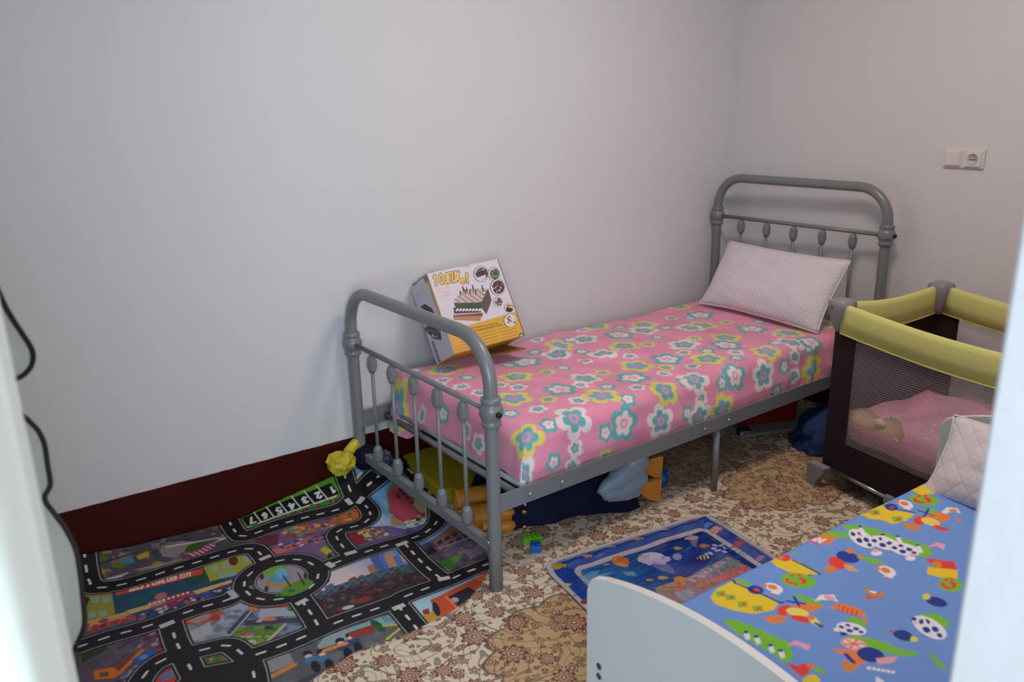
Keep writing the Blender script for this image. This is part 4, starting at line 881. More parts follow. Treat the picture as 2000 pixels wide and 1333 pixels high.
for x, y, r, c in ((545, 455, 22, (170, 150, 70)), (1068, 342, 24, (170, 150, 60)), (1262, 328, 30, (180, 110, 70)), (955, 562, 30, (190, 160, 90)), (862, 578, 22, (180, 140, 70)), (1080, 640, 36, (190, 80, 60)), (1085, 570, 44, (200, 140, 60)), (1070, 645, 22, (206, 120, 100)),
                   (185, 480, 44, (170, 140, 60)), (245, 608, 26, (180, 180, 130)), (385, 728, 32, (150, 60, 44)), (395, 400, 30, (200, 130, 90)), (570, 335, 30, (130, 140, 150)), (765, 272, 36, (200, 130, 80)), (970, 205, 28, (170, 150, 60)), (1180, 140, 36, (90, 80, 130)), (1290, 175, 26, (90, 130, 180)), (1345, 210, 36, (190, 140, 120)), (1510, 315, 34, (170, 60, 60)), (1675, 420, 26, (160, 110, 150))):
    wm.poly(W_(x, y, r, r*.5, 0), c); wm.poly(wp([(x+r*.8, y), (x+r*1.4, y-r*.4), (x+r*1.4, y+r*.4)]), c)
for k in range(16): x, y = 1270+R5.random()*160, 300+R5.random()*90; wm.poly(W_(x, y, 9+8*R5.random(), 7, 0), (170, 190, 220))
wm.poly(wp([(330, 540), (500, 500), (470, 540), (600, 520), (520, 560), (420, 600)]), (120, 160, 200), .7); wm.poly(wp([(660, 520), (740, 510), (770, 545), (690, 545)]), (140, 170, 200), .6)
def wz(x, y):
    ed = np.minimum(np.minimum(x, WL-x), np.minimum(y, WWd-y)); fr_ = np.exp(-((ed-.035)/.022)**2)
    z = .004+.012*fr_+.007*sm(.075, .12, ed)+.0022*np.sin(x*60+3*np.sin(y*22))*fr_+.0015*np.sin(x*33)*np.sin(y*29)
    P = wa[None, :]+np.outer(x, we1)+np.outer(y, we2); return np.column_stack([P, z])
wom = rrect(-.008, -.008, WL+.008, WWd+.008, .065)
def wmask(X, Y):
    r = np.zeros(X.shape, bool)
    for k in range(len(wom)):
        xa, ya = wom[k]; xb, yb = wom[k-1]
        if ya != yb: r ^= ((ya > Y) != (yb > Y)) & (X < (xb-xa)*(Y-ya)/(yb-ya)+xa)
    return r
wo = wm.mesh('sea_play_mat', wz, print_mat('vinyl_print', .2, bump=.08, bscale=25, spec=.6, coat=.4), mask=wmask, thick=.003)
tag(wo, 'small blue vinyl water mat printed with fish, jellyfish and coral, on the carpet', 'play mat')

# ---------------------------------------------------------------- white toddler bed with farm-print sheet
TX0, TX1, TY0, TY1 = -2.245, -.855, -1.622, -2.372
m_white = mat('white_melamine', (206, 214, 216), .42, spec=.5, var=.01); m_edge = mat('white_edge', (236, 232, 224), .45)
tb = empty('toddler_bed', ((TX0+TX1)/2, (TY0+TY1)/2, 0), 'low white toddler bed with arched end panels beside the doorway wall', 'bed')
def panel_outline(wd, h0, hm, r):
    P = [(0, .0), (0, h0-r)]
    for t in np.linspace(0, math.pi/2, 9)[1:]: P.append((r-r*math.cos(t), h0-r+r*math.sin(t)))
    for x in np.linspace(r, wd-r, 22)[1:-1]: f = (x-r)/(wd-2*r); P.append((x, h0+(hm-h0)*math.sin(f*math.pi)**.8))
    for t in np.linspace(0, math.pi/2, 9): P.append((wd-r+r*math.sin(t), h0-r+r*math.cos(t)))
    P.append((wd, 0)); return P
TWd = TY0-TY1
def tpanel(name, x, h0, hm):
    c = Vector(tb.location)
    o = prism(name, panel_outline(TWd, h0, hm, .045), Vector((x, TY0, 0))-c, (0, -1, 0), (0, 0, 1), .018, m_white, tb, bev=.003)
    o.data.materials.append(m_edge)
    for pl in o.data.polygons: pl.material_index = 0 if abs(pl.normal.x) > .93 else 1
    return o
fpn = tpanel('footboard', TX0+.009, .447, .505); hpn = tpanel('headboard', TX1+.009, .465, .53)
tc_ = Vector(tb.location)
for pn, x, sx in ((fpn, TX0-.009, -1), (hpn, TX1-.009, -1)):
    for y, z in ((TY0-.042, .237), (TY0-.042, .212), (TY1+.042, .237), (TY1+.042, .212)) if pn is fpn else ((TY0-.048, .393),):
        o = lathe('screw', [(.0075, 0), (.0075, .0015), (.003, .0022), (.003, .0008)], Vector((x, y, z))-tc_, mat('screw_grey', (90, 96, 100), .35, metal=.7), None, 10, axis=(sx, 0, 0)); o.parent = pn
for y in (TY0-.006, TY1+.024):
    box('side_rail', TX0+.009-tc_.x, TX1-.009-tc_.x, y-.018-tc_.y, y-tc_.y, .10, .22, m_white, tb, bev=.002)
for k in range(9): box('slat', TX0+.08+k*.145-tc_.x, TX0+.15+k*.145-tc_.x, TY1+.03-tc_.y, TY0-.03-tc_.y, .165, .18, mat('pine_slat', (206, 178, 134), .6), tb)
SZ = .292
SC_ = lambda pts: at_z(np.array([(1340+x/2.943, 880+y/2.943) for x, y in pts], float), SZ)[:, :2]
sx0, sx1, sy0, sy1 = TX0+.012, TX1-.012, TY1+.012, TY0-.026
sh = Ras(sx0, sy0-.10, sx1, sy1+.10, .003, (104, 138, 196), 1.45)
S = lambda *a: SC_(ell(*a))
Yl, Gr, Rd, Or, Bl, Wt_, Br, Pk = (222, 180, 50), (110, 172, 58), (206, 66, 56), (224, 120, 60), (40, 62, 140), (214, 206, 212), (190, 124, 70), (216, 150, 170)
def boat(pts, sq, wheel, line):
    sh.poly(SC_(pts), Yl)
    for (x, y) in sq: sh.poly(SC_([(x-34, y-14), (x+24, y-18), (x+34, y+14), (x-22, y+18)]), (120, 168, 60)); sh.poly(S(x+6, y, 13, 9), Rd)
    if wheel: sh.poly(S(wheel[0], wheel[1], wheel[2], wheel[2]*.56, 8), Bl); sh.poly(S(wheel[0]+3, wheel[1]+2, wheel[2]*.42, wheel[2]*.26), Rd)
    if line: sh.stroke(SC_(line), .005, (30, 40, 80))
def hen(x, y, k=1.0):
    sh.poly(S(x, y, 55*k, 26*k, 20), Wt_); sh.poly(SC_([(x+10*k, y+10*k), (x+50*k, y+5*k), (x+30*k, y+42*k), (x-20*k, y+32*k)]), Wt_); sh.poly(S(x-8*k, y-4*k, 30*k, 14*k, 15), Or); sh.poly(S(x-52*k, y-14*k, 14*k, 9*k), Or); sh.poly(S(x-5*k, y+38*k, 12*k, 5*k), Rd)
def tree(x, y, rx, ry):
    sh.poly(S(x, y, rx, ry, 8), Gr)
    for q in range(11): a = q*2.4; r = .3+.55*((q*7) % 5)/5; sh.poly(S(x+rx*r*math.cos(a), y+ry*r*math.sin(a), 13, 8), Rd)
def cow(x, y, rx, ry, ang=18, n=5):
    sh.poly(S(x, y, rx, ry, ang), Wt_); c, s_ = math.cos(math.radians(ang)), math.sin(math.radians(ang))
    for (fu, fv, ku) in ((-.66, .10, 1), (-.28, -.45, .9), (-.08, .40, 1.2), (.30, -.15, 1.1), (.66, .22, .9))[:n]:
        u, v = rx*fu, ry*fv; sh.poly(S(x+u*c-v*s_, y+u*s_+v*c, rx*.19*ku, ry*.26*ku, ang), Bl)
boat([(140, 850), (175, 800), (265, 752), (330, 780), (440, 835), (532, 884), (500, 925), (390, 945), (270, 925), (170, 890)], ((200, 830), (255, 850), (325, 890), (412, 915)), (400, 805, 46), [(268, 742), (280, 765), (350, 795), (450, 838), (540, 880), (556, 878)])
sh.poly(SC_([(275, 740), (320, 745), (390, 775), (370, 785), (310, 770)]), Gr); hen(505, 792)
boat([(485, 630), (515, 605), (570, 612), (650, 640), (765, 705), (690, 718), (600, 700), (520, 665)], (), None, [(615, 630), (680, 660), (770, 708)]); sh.poly(S(560, 612, 44, 22, 10), Rd); sh.poly(S(540, 612, 24, 16), Br); sh.poly(SC_([(650, 715), (730, 712), (700, 728)]), Bl); sh.poly(S(625, 590, 16, 8), Gr)
tree(645, 747, 104, 44)
sh.poly(S(870, 645, 54, 34, 20), Rd); sh.poly(S(930, 612, 68, 30, 15), Bl); sh.poly(S(830, 682, 36, 22), Br); sh.poly(SC_([(900, 650), (960, 665), (995, 695), (930, 690)]), (206, 150, 90)); sh.poly(S(945, 578, 28, 14), Br); sh.poly(SC_([(990, 605), (1100, 625), (1160, 660), (1080, 650), (1000, 625)]), Gr); sh.poly(S(1000, 612, 18, 10), Br); hen(1155, 692, 1.0)
sh.poly(SC_([(895, 435), (980, 430), (1100, 460), (1240, 510), (1390, 550), (1420, 600), (1380, 620), (1200, 580), (1000, 530), (940, 480)]), Gr); sh.poly(SC_([(740, 470), (830, 460), (940, 485), (950, 510), (860, 500)]), Gr); cow(1010, 510, 85, 40, 30); cow(1140, 535, 90, 36, 15); cow(1255, 572, 88, 34, 12)
for x, y in ((1000, 455), (1130, 500), (1215, 510), (1330, 560)): sh.poly(SC_([(x-10, y-10), (x+14, y-6), (x+34, y+30), (x+2, y+34)]), Wt_); sh.poly(S(x, y-12, 12, 6), Bl)
sh.poly(S(1095, 592, 34, 14), Wt_); sh.poly(S(1085, 578, 20, 9), Pk); sh.poly(S(1290, 622, 30, 14), Wt_); sh.poly(S(1300, 604, 18, 9), Pk)
sh.poly(SC_([(700, 505), (745, 478), (870, 495), (815, 545)]), Or); sh.stroke(SC_([(715, 510), (740, 500), (735, 520), (770, 505), (765, 530), (800, 512)]), .006, Wt_); sh.stroke(SC_([(700, 508), (760, 545)]), .006, Rd)
boat([(975, 362), (1090, 296), (1130, 318), (1220, 350), (1315, 366), (1262, 408), (1190, 428), (1120, 402), (1060, 398), (1010, 375)], ((1030, 345), (1085, 360), (1215, 398)), (1180, 327, 38), [(1095, 292), (1180, 330), (1310, 358)])
sh.poly(SC_([(1095, 285), (1140, 285), (1165, 305), (1120, 310)]), Gr); hen(1262, 308, .85); tree(1370, 282, 86, 34); sh.poly(SC_([(1300, 195), (1380, 188), (1460, 240), (1350, 256), (1285, 215)]), Yl); sh.poly(S(1290, 192, 45, 15), Or); sh.stroke(SC_([(1370, 182), (1400, 195), (1470, 242)]), .004, Bl)
sh.poly(S(1440, 388, 80, 30, -5), Or); sh.poly(S(1345, 405, 40, 26), Rd); sh.poly(S(1405, 412, 56, 22, 15), (226, 190, 90)); sh.poly(S(1300, 442, 48, 22, 10), Br); sh.poly(SC_([(1430, 430), (1530, 465), (1480, 470), (1420, 450)]), Rd); sh.poly(SC_([(1350, 335), (1430, 335), (1450, 365), (1380, 360)]), Gr); sh.stroke(SC_([(1335, 345), (1420, 375)]), .006, Bl); sh.stroke(SC_([(1395, 335), (1370, 380)]), .006, Bl)
sh.poly(SC_([(1465, 355), (1500, 325), (1560, 330), (1580, 360), (1530, 350), (1490, 365)]), Wt_); sh.poly(S(1535, 345, 25, 10), Or); sh.poly(SC_([(1385, 560), (1440, 532), (1490, 545), (1480, 575), (1440, 555)]), Pk)
sh.poly(S(690, 905, 92, 28, -6), Or); sh.poly(S(565, 925, 44, 30, -15), Rd); sh.poly(S(640, 935, 66, 24, 10), (230, 196, 96)); sh.poly(S(665, 975, 66, 18, 12), Rd); sh.poly(S(510, 978, 56, 22, 6), Or); sh.poly(S(545, 975, 32, 18), Br); sh.poly(S(735, 985, 40, 20, 40), (222, 190, 130)); sh.poly(S(720, 965, 22, 16), Br); sh.stroke(SC_([(745, 1000), (780, 1018)]), .007, (50, 50, 60)); sh.poly(SC_([(600, 830), (660, 830), (760, 870), (800, 895), (700, 880)]), Gr); sh.stroke(SC_([(580, 870), (680, 885)]), .007, Bl); sh.stroke(SC_([(620, 845), (650, 900)]), .006, Bl)
sh.poly(SC_([(735, 870), (770, 832), (850, 828), (875, 875), (840, 862), (780, 862)]), Wt_); sh.poly(S(825, 848, 34, 14, 15), Pk)
sh.poly(S(945, 918, 92, 22, 18), Or); [sh.stroke(SC_([(880+k*26, 892+k*8), (870+k*26, 925+k*8)]), .004, (190, 70, 40)) for k in range(5)]; sh.poly(S(855, 905, 26, 12), Or); sh.stroke(SC_([(1000, 930), (1035, 995)]), .007, Or)
sh.poly(S(1085, 838, 56, 18, -10), (190, 96, 60)); sh.poly(SC_([(1020, 800), (1050, 795), (1100, 830), (1140, 805), (1130, 835), (1070, 845)]), Br); sh.poly(S(1075, 815, 20, 8), Wt_); sh.poly(S(1025, 785, 10, 6), Gr)
sh.poly(SC_([(915, 965), (980, 962), (1040, 1000), (1030, 1020), (960, 1000)]), Gr); cow(950, 1030, 88, 34, 12, 5); sh.poly(S(870, 1035, 24, 12), Wt_); sh.poly(S(905, 1060, 22, 10), Bl)
for (x, y, yx, yy, a) in ((1250, 1072, 1310, 1095, 18), (1440, 868, 1382, 838, 15)): sh.poly(S(x, y, 64, 26, a), (44, 62, 128)); sh.poly(S(yx, yy, 22, 18), (230, 190, 80))
sh.poly(S(1180, 1044, 14, 8), Rd); sh.poly(SC_([(1350, 935), (1440, 935), (1520, 990), (1500, 1020), (1400, 980)]), Gr); cow(1400, 1020, 110, 52, 30, 6); sh.poly(SC_([(1310, 960), (1360, 945), (1390, 1000), (1330, 1010)]), Wt_); sh.poly(S(1310, 970, 16, 10), Bl); sh.poly(S(1352, 985, 14, 16), Bl)
sh.poly(SC_([(905, 1080), (960, 1065), (1120, 1100), (1240, 1150), (1340, 1170), (1300, 1190), (1190, 1180), (1050, 1140)]), Gr); sh.poly(S(965, 1120, 78, 34, 12), (226, 150, 150)); sh.poly(S(965, 1118, 60, 24, 12), (226, 196, 190)); [sh.stroke(SC_([(965, 1118), (965+52*math.cos(k), 1118+24*math.sin(k))]), .005, (210, 100, 90)) for k in range(6)]
sh.poly(SC_([(830, 1145), (900, 1150), (1000, 1160), (1040, 1220), (990, 1240), (900, 1180)]), Or); sh.poly(S(1060, 1180, 80, 42, 12), (40, 60, 130)); sh.poly(SC_([(1090, 1200), (1220, 1190), (1190, 1225), (1100, 1235)]), (222, 150, 150)); sh.poly(S(940, 1240, 46, 36), Br); sh.stroke(SC_([(920, 1180), (960, 1220)]), .01, Bl)
for k in range(6): sh.poly(S(1050+k*28, 1255+k*5, 13, 9), Wt_)
sh.poly(SC_([(200, 975), (290, 980), (430, 1035), (590, 1110), (615, 1180), (600, 1215), (560, 1220), (480, 1160), (300, 1060)]), Gr); [(sh.poly(SC_([(x, y), (x+28, y-14), (x+42, y+24), (x+16, y+34)]), Wt_), sh.poly(S(x+14, y-12, 16, 8), Bl)) for x, y in ((330, 1060), (390, 1085), (470, 1135), (530, 1165))]
sh.poly(SC_([(580, 1130), (630, 1100), (715, 1125), (700, 1155), (650, 1130)]), Pk); sh.poly(SC_([(570, 1220), (640, 1240), (730, 1230), (700, 1290), (660, 1300)]), Rd); sh.poly(S(720, 1245, 30, 12), Or); sh.poly(S(765, 1268, 32, 16, 20), Gr); sh.poly(S(720, 1325, 50, 28), Yl)
sh.poly(SC_([(1370, 625), (1420, 625), (1500, 640), (1540, 640), (1560, 700), (1460, 690)]), Rd); sh.poly(SC_([(1390, 670), (1480, 680), (1560, 690), (1560, 740), (1460, 730), (1385, 710)]), Yl); sh.poly(S(1440, 658, 30, 20), Br); tree(1520, 770, 70, 40); sh.poly(S(1570, 400, 16, 10), Or); sh.poly(SC_([(1090, 1305), (1110, 1310), (1150, 1340), (1090, 1340)]), Wt_); sh.poly(SC_([(1385, 1180), (1430, 1190), (1500, 1260), (1460, 1270)]), Gr); sh.poly(S(1530, 215, 50, 14), Rd)
def sheet_fn(x, y):
    yy, d1 = fold(y, sy1-.03, .03); y2, d2 = fold(-yy, -(sy0+.03), .03); yy = np.where(y < sy0+.03, -y2, yy)
    z = SZ-np.maximum(d1, d2)+.0018*np.sin(x*11+y*5)
    for k_, x_ in ((.55, -1.75), (.5, -1.35), (.62, -2.05)): dd = (x-x_)-k_*(y+2.1); z = z+.0035*np.exp(-(dd/.012)**2)*sm(-1.75, -1.95, y)
    return np.stack([x, yy, np.maximum(z, .18)], -1)
tmo = empty('toddler_mattress', ((sx0+sx1)/2, (sy0+sy1)/2, .18), 'mattress in blue farm-animal print sheet on the white toddler bed', 'mattress')
so = sh.mesh('fitted_sheet', sheet_fn, print_mat('cotton_print', .85, bump=.25, bscale=14, spec=.15), tmo, thick=.002); so.location = -Vector(tmo.location)
fo2 = box('foam_core', sx0+.004, sx1-.004, sy0+.008, sy1-.008, .182, SZ-.012, mat('foam', (214, 210, 200), .9), tmo, bev=.02); fo2.location = -Vector(tmo.location)
m_pil2 = quilt_mat('quilted_white_coarse', (226, 216, 220), 75, .45)
pillow('toddler_pillow', (-.988, -1.955, .396), (-.10, -1, .07), (.10, -.135, .185), .57, .25, .10, m_pil2, 'white quilted pillow propped on the toddler bed behind the bright door jamb', seed=4)

# ---------------------------------------------------------------- travel cot
PO = np.array((-.712, -1.140)); pe1 = np.array((.990, -.139)); pe2 = np.array((-.139, -.990)); PW, PL = .54, 1.02
m_lime = mat('lime_fabric', (210, 208, 130), .85, bump=.12, bscale=90, var=.05, vscale=9, spec=.15); m_brown = mat('dark_brown_fabric', (44, 32, 34), .85, bump=.15, bscale=200, spec=.2)
m_gplas = mat('grey_plastic', (140, 138, 140), .45, bump=.02); m_chrome = mat('chrome_tube', (170, 176, 182), .22, metal=.9)
pc0 = Vector((*PO, 0))
pen = empty('travel_cot', pc0, 'travel cot with lime green padded rails, dark brown corners and mesh sides', 'cot')
def pen_p(a, b, z): q = pe1*a+pe2*b; return Vector((q[0], q[1], z))
def net_mat():
    m = bpy.data.materials.new('cot_mesh'); m.use_nodes = True; nt = m.node_tree; N = nt.nodes; L = nt.links
    b = N['Principled BSDF']; b.inputs['Base Color'].default_value = tuple(lin((186, 174, 178)))+(1,); b.inputs['Roughness'].default_value = .8
    tc = N.new('ShaderNodeTexCoord'); sp = N.new('ShaderNodeSeparateXYZ'); L.new(tc.outputs['UV'], sp.inputs[0])
    outs = []
    for k, fq, lo, hi in ((1, 2*math.pi/.0085, .1, .75), (0, 2*math.pi/.0045, .3, .8)):
        a = N.new('ShaderNodeMath'); a.operation = 'MULTIPLY'; a.inputs[1].default_value = fq; L.new(sp.outputs[k], a.inputs[0])
        s_ = N.new('ShaderNodeMath'); s_.operation = 'SINE'; L.new(a.outputs[0], s_.inputs[0])
        r = N.new('ShaderNodeMapRange'); r.inputs['From Min'].default_value = -.6; r.inputs['From Max'].default_value = .6; r.inputs['To Min'].default_value = lo; r.inputs['To Max'].default_value = hi
        L.new(s_.outputs[0], r.inputs['Value']); outs.append(r.outputs[0])
    mx = N.new('ShaderNodeMath'); mx.operation = 'MULTIPLY'; L.new(outs[0], mx.inputs[0]); L.new(outs[1], mx.inputs[1])
    ad = N.new('ShaderNodeMath'); ad.operation = 'ADD'; ad.inputs[1].default_value = .07; L.new(mx.outputs[0], ad.inputs[0])
    L.new(ad.outputs[0], b.inputs['Alpha']); return m
m_net = net_mat()
ZR = .69
def rail(p0, p1, inward, sag, name='padded_rail'):
    # soft fabric sleeve, rounded on top, hanging as a band
    bm = bmesh.new(); n = 26; prof = [(-.013, -.098), (-.015, -.05), (-.016, -.012), (-.010, .003), (.0, .007), (.010, .003), (.016, -.012), (.015, -.05), (.013, -.098)]; rings = []
    p0, p1, iv = Vector(p0), Vector(p1), Vector(inward)
    for i in range(n+1):
        t = i/n; c = p0.lerp(p1, t); c.z -= sag*math.sin(t*math.pi); k = 1+.06*noise.noise(Vector((t*9, p0.x*3, 1)))
        rings.append([bm.verts.new(c+iv*(x*k)+Vector((0, 0, y*(1 if y > -.05 else k)))) for x, y in prof])
    m_ = len(prof)
    for i in range(n):
        for k in range(m_): bm.faces.new((rings[i][k], rings[i][(k+1) % m_], rings[i+1][(k+1) % m_], rings[i+1][k]))
    bm.faces.new(rings[0]); bm.faces.new(list(reversed(rings[-1]))); bmesh.ops.recalc_face_normals(bm, faces=bm.faces[:])
    o = bm_obj(name, bm, m_lime, pen, True)
    bm = bmesh.new()
    for x in (-.013, .013):
        pts = [];
        for i in range(n+1):
            t = i/n; c = p0.lerp(p1, t); c.z -= sag*math.sin(t*math.pi)+.098; pts.append(c+iv*x)
        add_tube(bm, pts, .0022, 6)
    bm_obj('hem_piping', bm, mat('lime_piping', (206, 206, 120), .7), o, True)
E1, E2 = Vector((*pe1, 0)), Vector((*pe2, 0))
rail(pen_p(0, .03, ZR), pen_p(0, PL-.03, ZR), E1, .028); rail(pen_p(PW, .03, ZR), pen_p(PW, PL-.03, ZR), -E1, .028)
rail(pen_p(.03, 0, ZR), pen_p(PW-.03, 0, ZR), E2, .02); rail(pen_p(.03, PL, ZR), pen_p(PW-.03, PL, ZR), -E2, .02)
def cloth_panel(name, pts, m, thick=.004, uv=False):
    bm = bmesh.new(); vs = [bm.verts.new(p) for p in pts]; f = bm.faces.new(vs)
    if uv:
        l = bm.loops.layers.uv.new('UVMap'); o = pts[0]; ex = (pts[1]-pts[0]); Lx = ex.length; ex.normalize(); ey = Vector((0, 0, 1))
        for lp in f.loops: d = lp.vert.co-o; lp[l].uv = (d.dot(ex), d.dot(ey))
    o = bm_obj(name, bm, m, pen)
    if thick: md = o.modifiers.new('t', 'SOLIDIFY'); md.thickness = thick; md.offset = 0
    return o
ZB, ZW = .075, .19; CW = .092
for a in (0, PW):      # long sides: corner strips, lower band, mesh window
    cloth_panel('corner_strip', [pen_p(a, 0, ZB), pen_p(a, CW, ZB), pen_p(a, CW, ZR-.05), pen_p(a, 0, ZR-.05)], m_brown)
    cloth_panel('corner_strip', [pen_p(a, PL-CW, ZB), pen_p(a, PL, ZB), pen_p(a, PL, ZR-.05), pen_p(a, PL-CW, ZR-.05)], m_brown)
    cloth_panel('lower_band', [pen_p(a, CW, ZB), pen_p(a, PL-CW, ZB), pen_p(a, PL-CW, ZW), pen_p(a, CW, ZW)], m_brown)
    cloth_panel('mesh_window', [pen_p(a, CW, ZW), pen_p(a, PL-CW, ZW), pen_p(a, PL-CW, ZR-.05), pen_p(a, CW, ZR-.05)], m_net, 0, True)
for b in (0, PL):      # solid brown ends
    cloth_panel('end_panel', [pen_p(0, b, ZB), pen_p(PW, b, ZB), pen_p(PW, b, ZR-.05), pen_p(0, b, ZR-.05)], m_brown)
def corner_cap(a, b, sa, sb):
    bm = bmesh.new(); u, v = E1*sa, E2*sb; c = pen_p(a, b, 0); rings = []
    for z, k, ins in ((ZR-.105, .012, 0), (ZR-.085, .024, 0), (ZR-.05, .038, 0), (ZR-.01, .047, 0), (ZR+.010, .046, 0), (ZR+.019, .036, 0), (ZR+.021, .014, 0)):
        ring = []
        for (x, y) in ((-1, -1), (-.35, -1.12), (.35, -1.12), (1, -1), (1.12, -.35), (1.12, .35), (1, 1), (.35, 1.0), (-.35, 1.0), (-1, 1), (-1.0, .35), (-1.0, -.35)):
            q = c+u*(-x*k*.72+.010)+v*(-y*k*.72+.010); q.z = z; ring.append(bm.verts.new(q))
        rings.append(ring)
    for i in range(len(rings)-1):
        for k in range(12): bm.faces.new((rings[i][k], rings[i][(k+1) % 12], rings[i+1][(k+1) % 12], rings[i+1][k]))
    bm.faces.new(list(reversed(rings[0]))); bm.faces.new(rings[-1]); bmesh.ops.recalc_face_normals(bm, faces=bm.faces[:])
    o = bm_obj('corner_cap', bm, m_gplas, pen, True)
    lathe('rivet', [(.004, 0), (.004, .002), (.002, .003)], c-E1*sa*.03+Vector((0, 0, ZR-.005)), mat('rivet_dark', (80, 80, 84), .4), o, 8, axis=-E1*sa)
for a, b, sa, sb in ((0, 0, 1, 1), (PW, 0, -1, 1), (0, PL, 1, -1), (PW, PL, -1, -1)):
    corner_cap(a, b, sa, sb)
    c = pen_p(a, b, 0)
    fo = prism('foot', [(-.022, 0), (.014, 0), (.020, .03), (.048, .062), (.052, .085), (-.026, .085), (-.028, .06)], c-E1*.016, E2*sb, Vector((0, 0, 1)), .034*(1 if sb > 0 else -1), m_gplas, pen)
tube('base_tube', [pen_p(-.004, .03, .073), pen_p(-.004, PL/2-.2, .066)], .0075, m_chrome, pen, 10); tube('base_tube', [pen_p(-.004, PL/2-.22, .062), pen_p(-.004, PL-.03, .073)], .0095, mat('grey_tube', (96, 98, 104), .4), pen, 10)
box('tube_clip', -.016, .016, -.016, .016, -.014, .014, m_gplas, pen, bev=.003, xf=Matrix.Translation(pen_p(-.004, PL/2-.21, .066)))
tube('base_tube', [pen_p(PW, .03, .073), pen_p(PW, PL-.03, .073)], .0085, m_chrome, pen, 10)
cloth_panel('cot_floor', [pen_p(.01, .01, .12), pen_p(PW-.01, .01, .12), pen_p(PW-.01, PL-.01, .12), pen_p(.01, PL-.01, .12)], m_brown, .02)
# pink coverlet in the cot
pk = Ras(.012, .012, PW-.012, PL-.012, .005, (190, 140, 158), 1.5)
for k in range(46):
    x, y = R5.uniform(.03, PW-.03), R5.uniform(.03, PL-.03); a = R5.uniform(0, 180)
    pk.poly(ell(x, y, .018, .006, a), (176, 170, 172)); pk.poly(ell(x, y, .006, .014, a+40), (150, 150, 160), .8); pk.poly(ell(x+.01, y+.006, .006, .005), (206, 196, 200))
def pk_fn(a, b):
    z = .205+.075*np.exp(-((a-.40)/.2)**2-((b-.40)/.24)**2)+.04*np.exp(-((a-.35)/.25)**2-((b-.75)/.25)**2)+.006*np.sin(a*26+b*9)+.005*np.sin(b*31-a*8)
    P = PO[None, :]+np.outer(a, pe1)+np.outer(b, pe2); return np.column_stack([P, z])
pko = pk.mesh('cot_coverlet', pk_fn, print_mat('fleece_print', .95, bump=.3, bscale=80, spec=.1), thick=.06); tag(pko, 'pink coverlet with small pale prints heaped inside the travel cot', 'blanket')
# plush toy
pt = PO+pe1*.085+pe2*.125
toy = empty('plush_toy', (pt[0], pt[1], .215), 'small tan plush animal lying in the corner of the travel cot', 'soft toy', rot=(0, 0, math.atan2(pe2[1], pe2[0]))); toy.scale = (1.2, 1.2, 1.2)
m_tan = mat('tan_plush', (232, 196, 160), .95, bump=.6, bscale=90, sheen=.3, spec=.1); m_cr = mat('cream_plush', (240, 230, 212), .95, bump=.5, bscale=90, spec=.1)
crumple('body', (-.03, .0, .035), (.06, .042, .04), m_tan, toy, 3, .08, 1.6, 3, ridged=False); crumple('head', (.055, .004, .035), (.045, .04, .038), m_tan, toy, 5, .06, 1.6, 3, ridged=False)
crumple('muzzle', (.085, -.016, .016), (.022, .022, .018), m_cr, toy, 6, .06, 1.6, 3, ridged=False); crumple('ear', (.055, .03, .066), (.018, .012, .014), m_cr, toy, 7, .05, 2, 2, ridged=False); crumple('ear', (.05, -.03, .066), (.018, .012, .014), m_cr, toy, 8, .05, 2, 2, ridged=False)
for x, y in ((-.06, -.035), (.01, -.04), (-.06, .035), (.01, .04)): crumple('paw', (x, y, .014), (.026, .018, .016), m_tan, toy, 9, .05, 2, 2, ridged=False)

# ---------------------------------------------------------------- things under and beside the metal bed
m_yfoam = mat('yellow_vinyl', (176, 160, 30), .55, bump=.05, bscale=20, var=.05)
yb = bmesh.new(); add_box(yb, -.33, .33, -.205, .205, 0, .058, .012, 3); yo = bm_obj('foam_pad', yb, m_yfoam, None); yo.location = (-1.608, -.268, .0); yo.rotation_euler = (0, 0, math.radians(-4))
tag(yo, 'flat mustard yellow foam pad on the floor under the foot of the metal bed', 'foam pad')
m_or = mat('orange_plastic', (212, 140, 46), .45, bump=.04, bscale=30); m_nav = mat('navy_cloth', (26, 32, 56), .9, bump=.4, bscale=30, spec=.1); m_gb = mat('greyblue_satin', (140, 160, 178), .45, bump=.1, bscale=20, sheen=.2)
seat = empty('folded_play_seat', (-1.63, -.72, 0), 'folded navy fabric play seat with orange plastic ends lying under the metal bed', 'toy')
so_ = Vector((-1.63, -.72, 0))
def mound(name, pts_fn, m, nx, ny, parent):
    bm = bmesh.new(); g = [[bm.verts.new(pts_fn(i/nx, j/ny)) for i in range(nx+1)] for j in range(ny+1)]
    for j in range(ny):
        for i in range(nx): bm.faces.new((g[j][i], g[j][i+1], g[j+1][i+1], g[j+1][i]))
    bmesh.ops.recalc_face_normals(bm, faces=bm.faces[:]); return bm_obj(name, bm, m, parent, True)
def navy(u, v):
    x = -1.865+u*.47; yf = -.735-.15*u-.01*math.sin(u*9); y = yf+v*.30
    h = (.20*math.sin(min(1, v*1.15+.0)*math.pi)**.6)*(.45+.55*math.sin(min(1, u*.9+.15)*math.pi)**.5)
    if v == 0 or v == 1: h = 0
    n = noise.noise(Vector((x*9, y*14, 3)))*.018+noise.noise(Vector((x*25, y*30, 5)))*.007
    return Vector((x, y-(.02*noise.noise(Vector((x*12, 0, 2)))), max(.003, h+n*(1 if h > 0 else 0))))-so_
mound('cloth', navy, m_nav, 46, 34, seat)
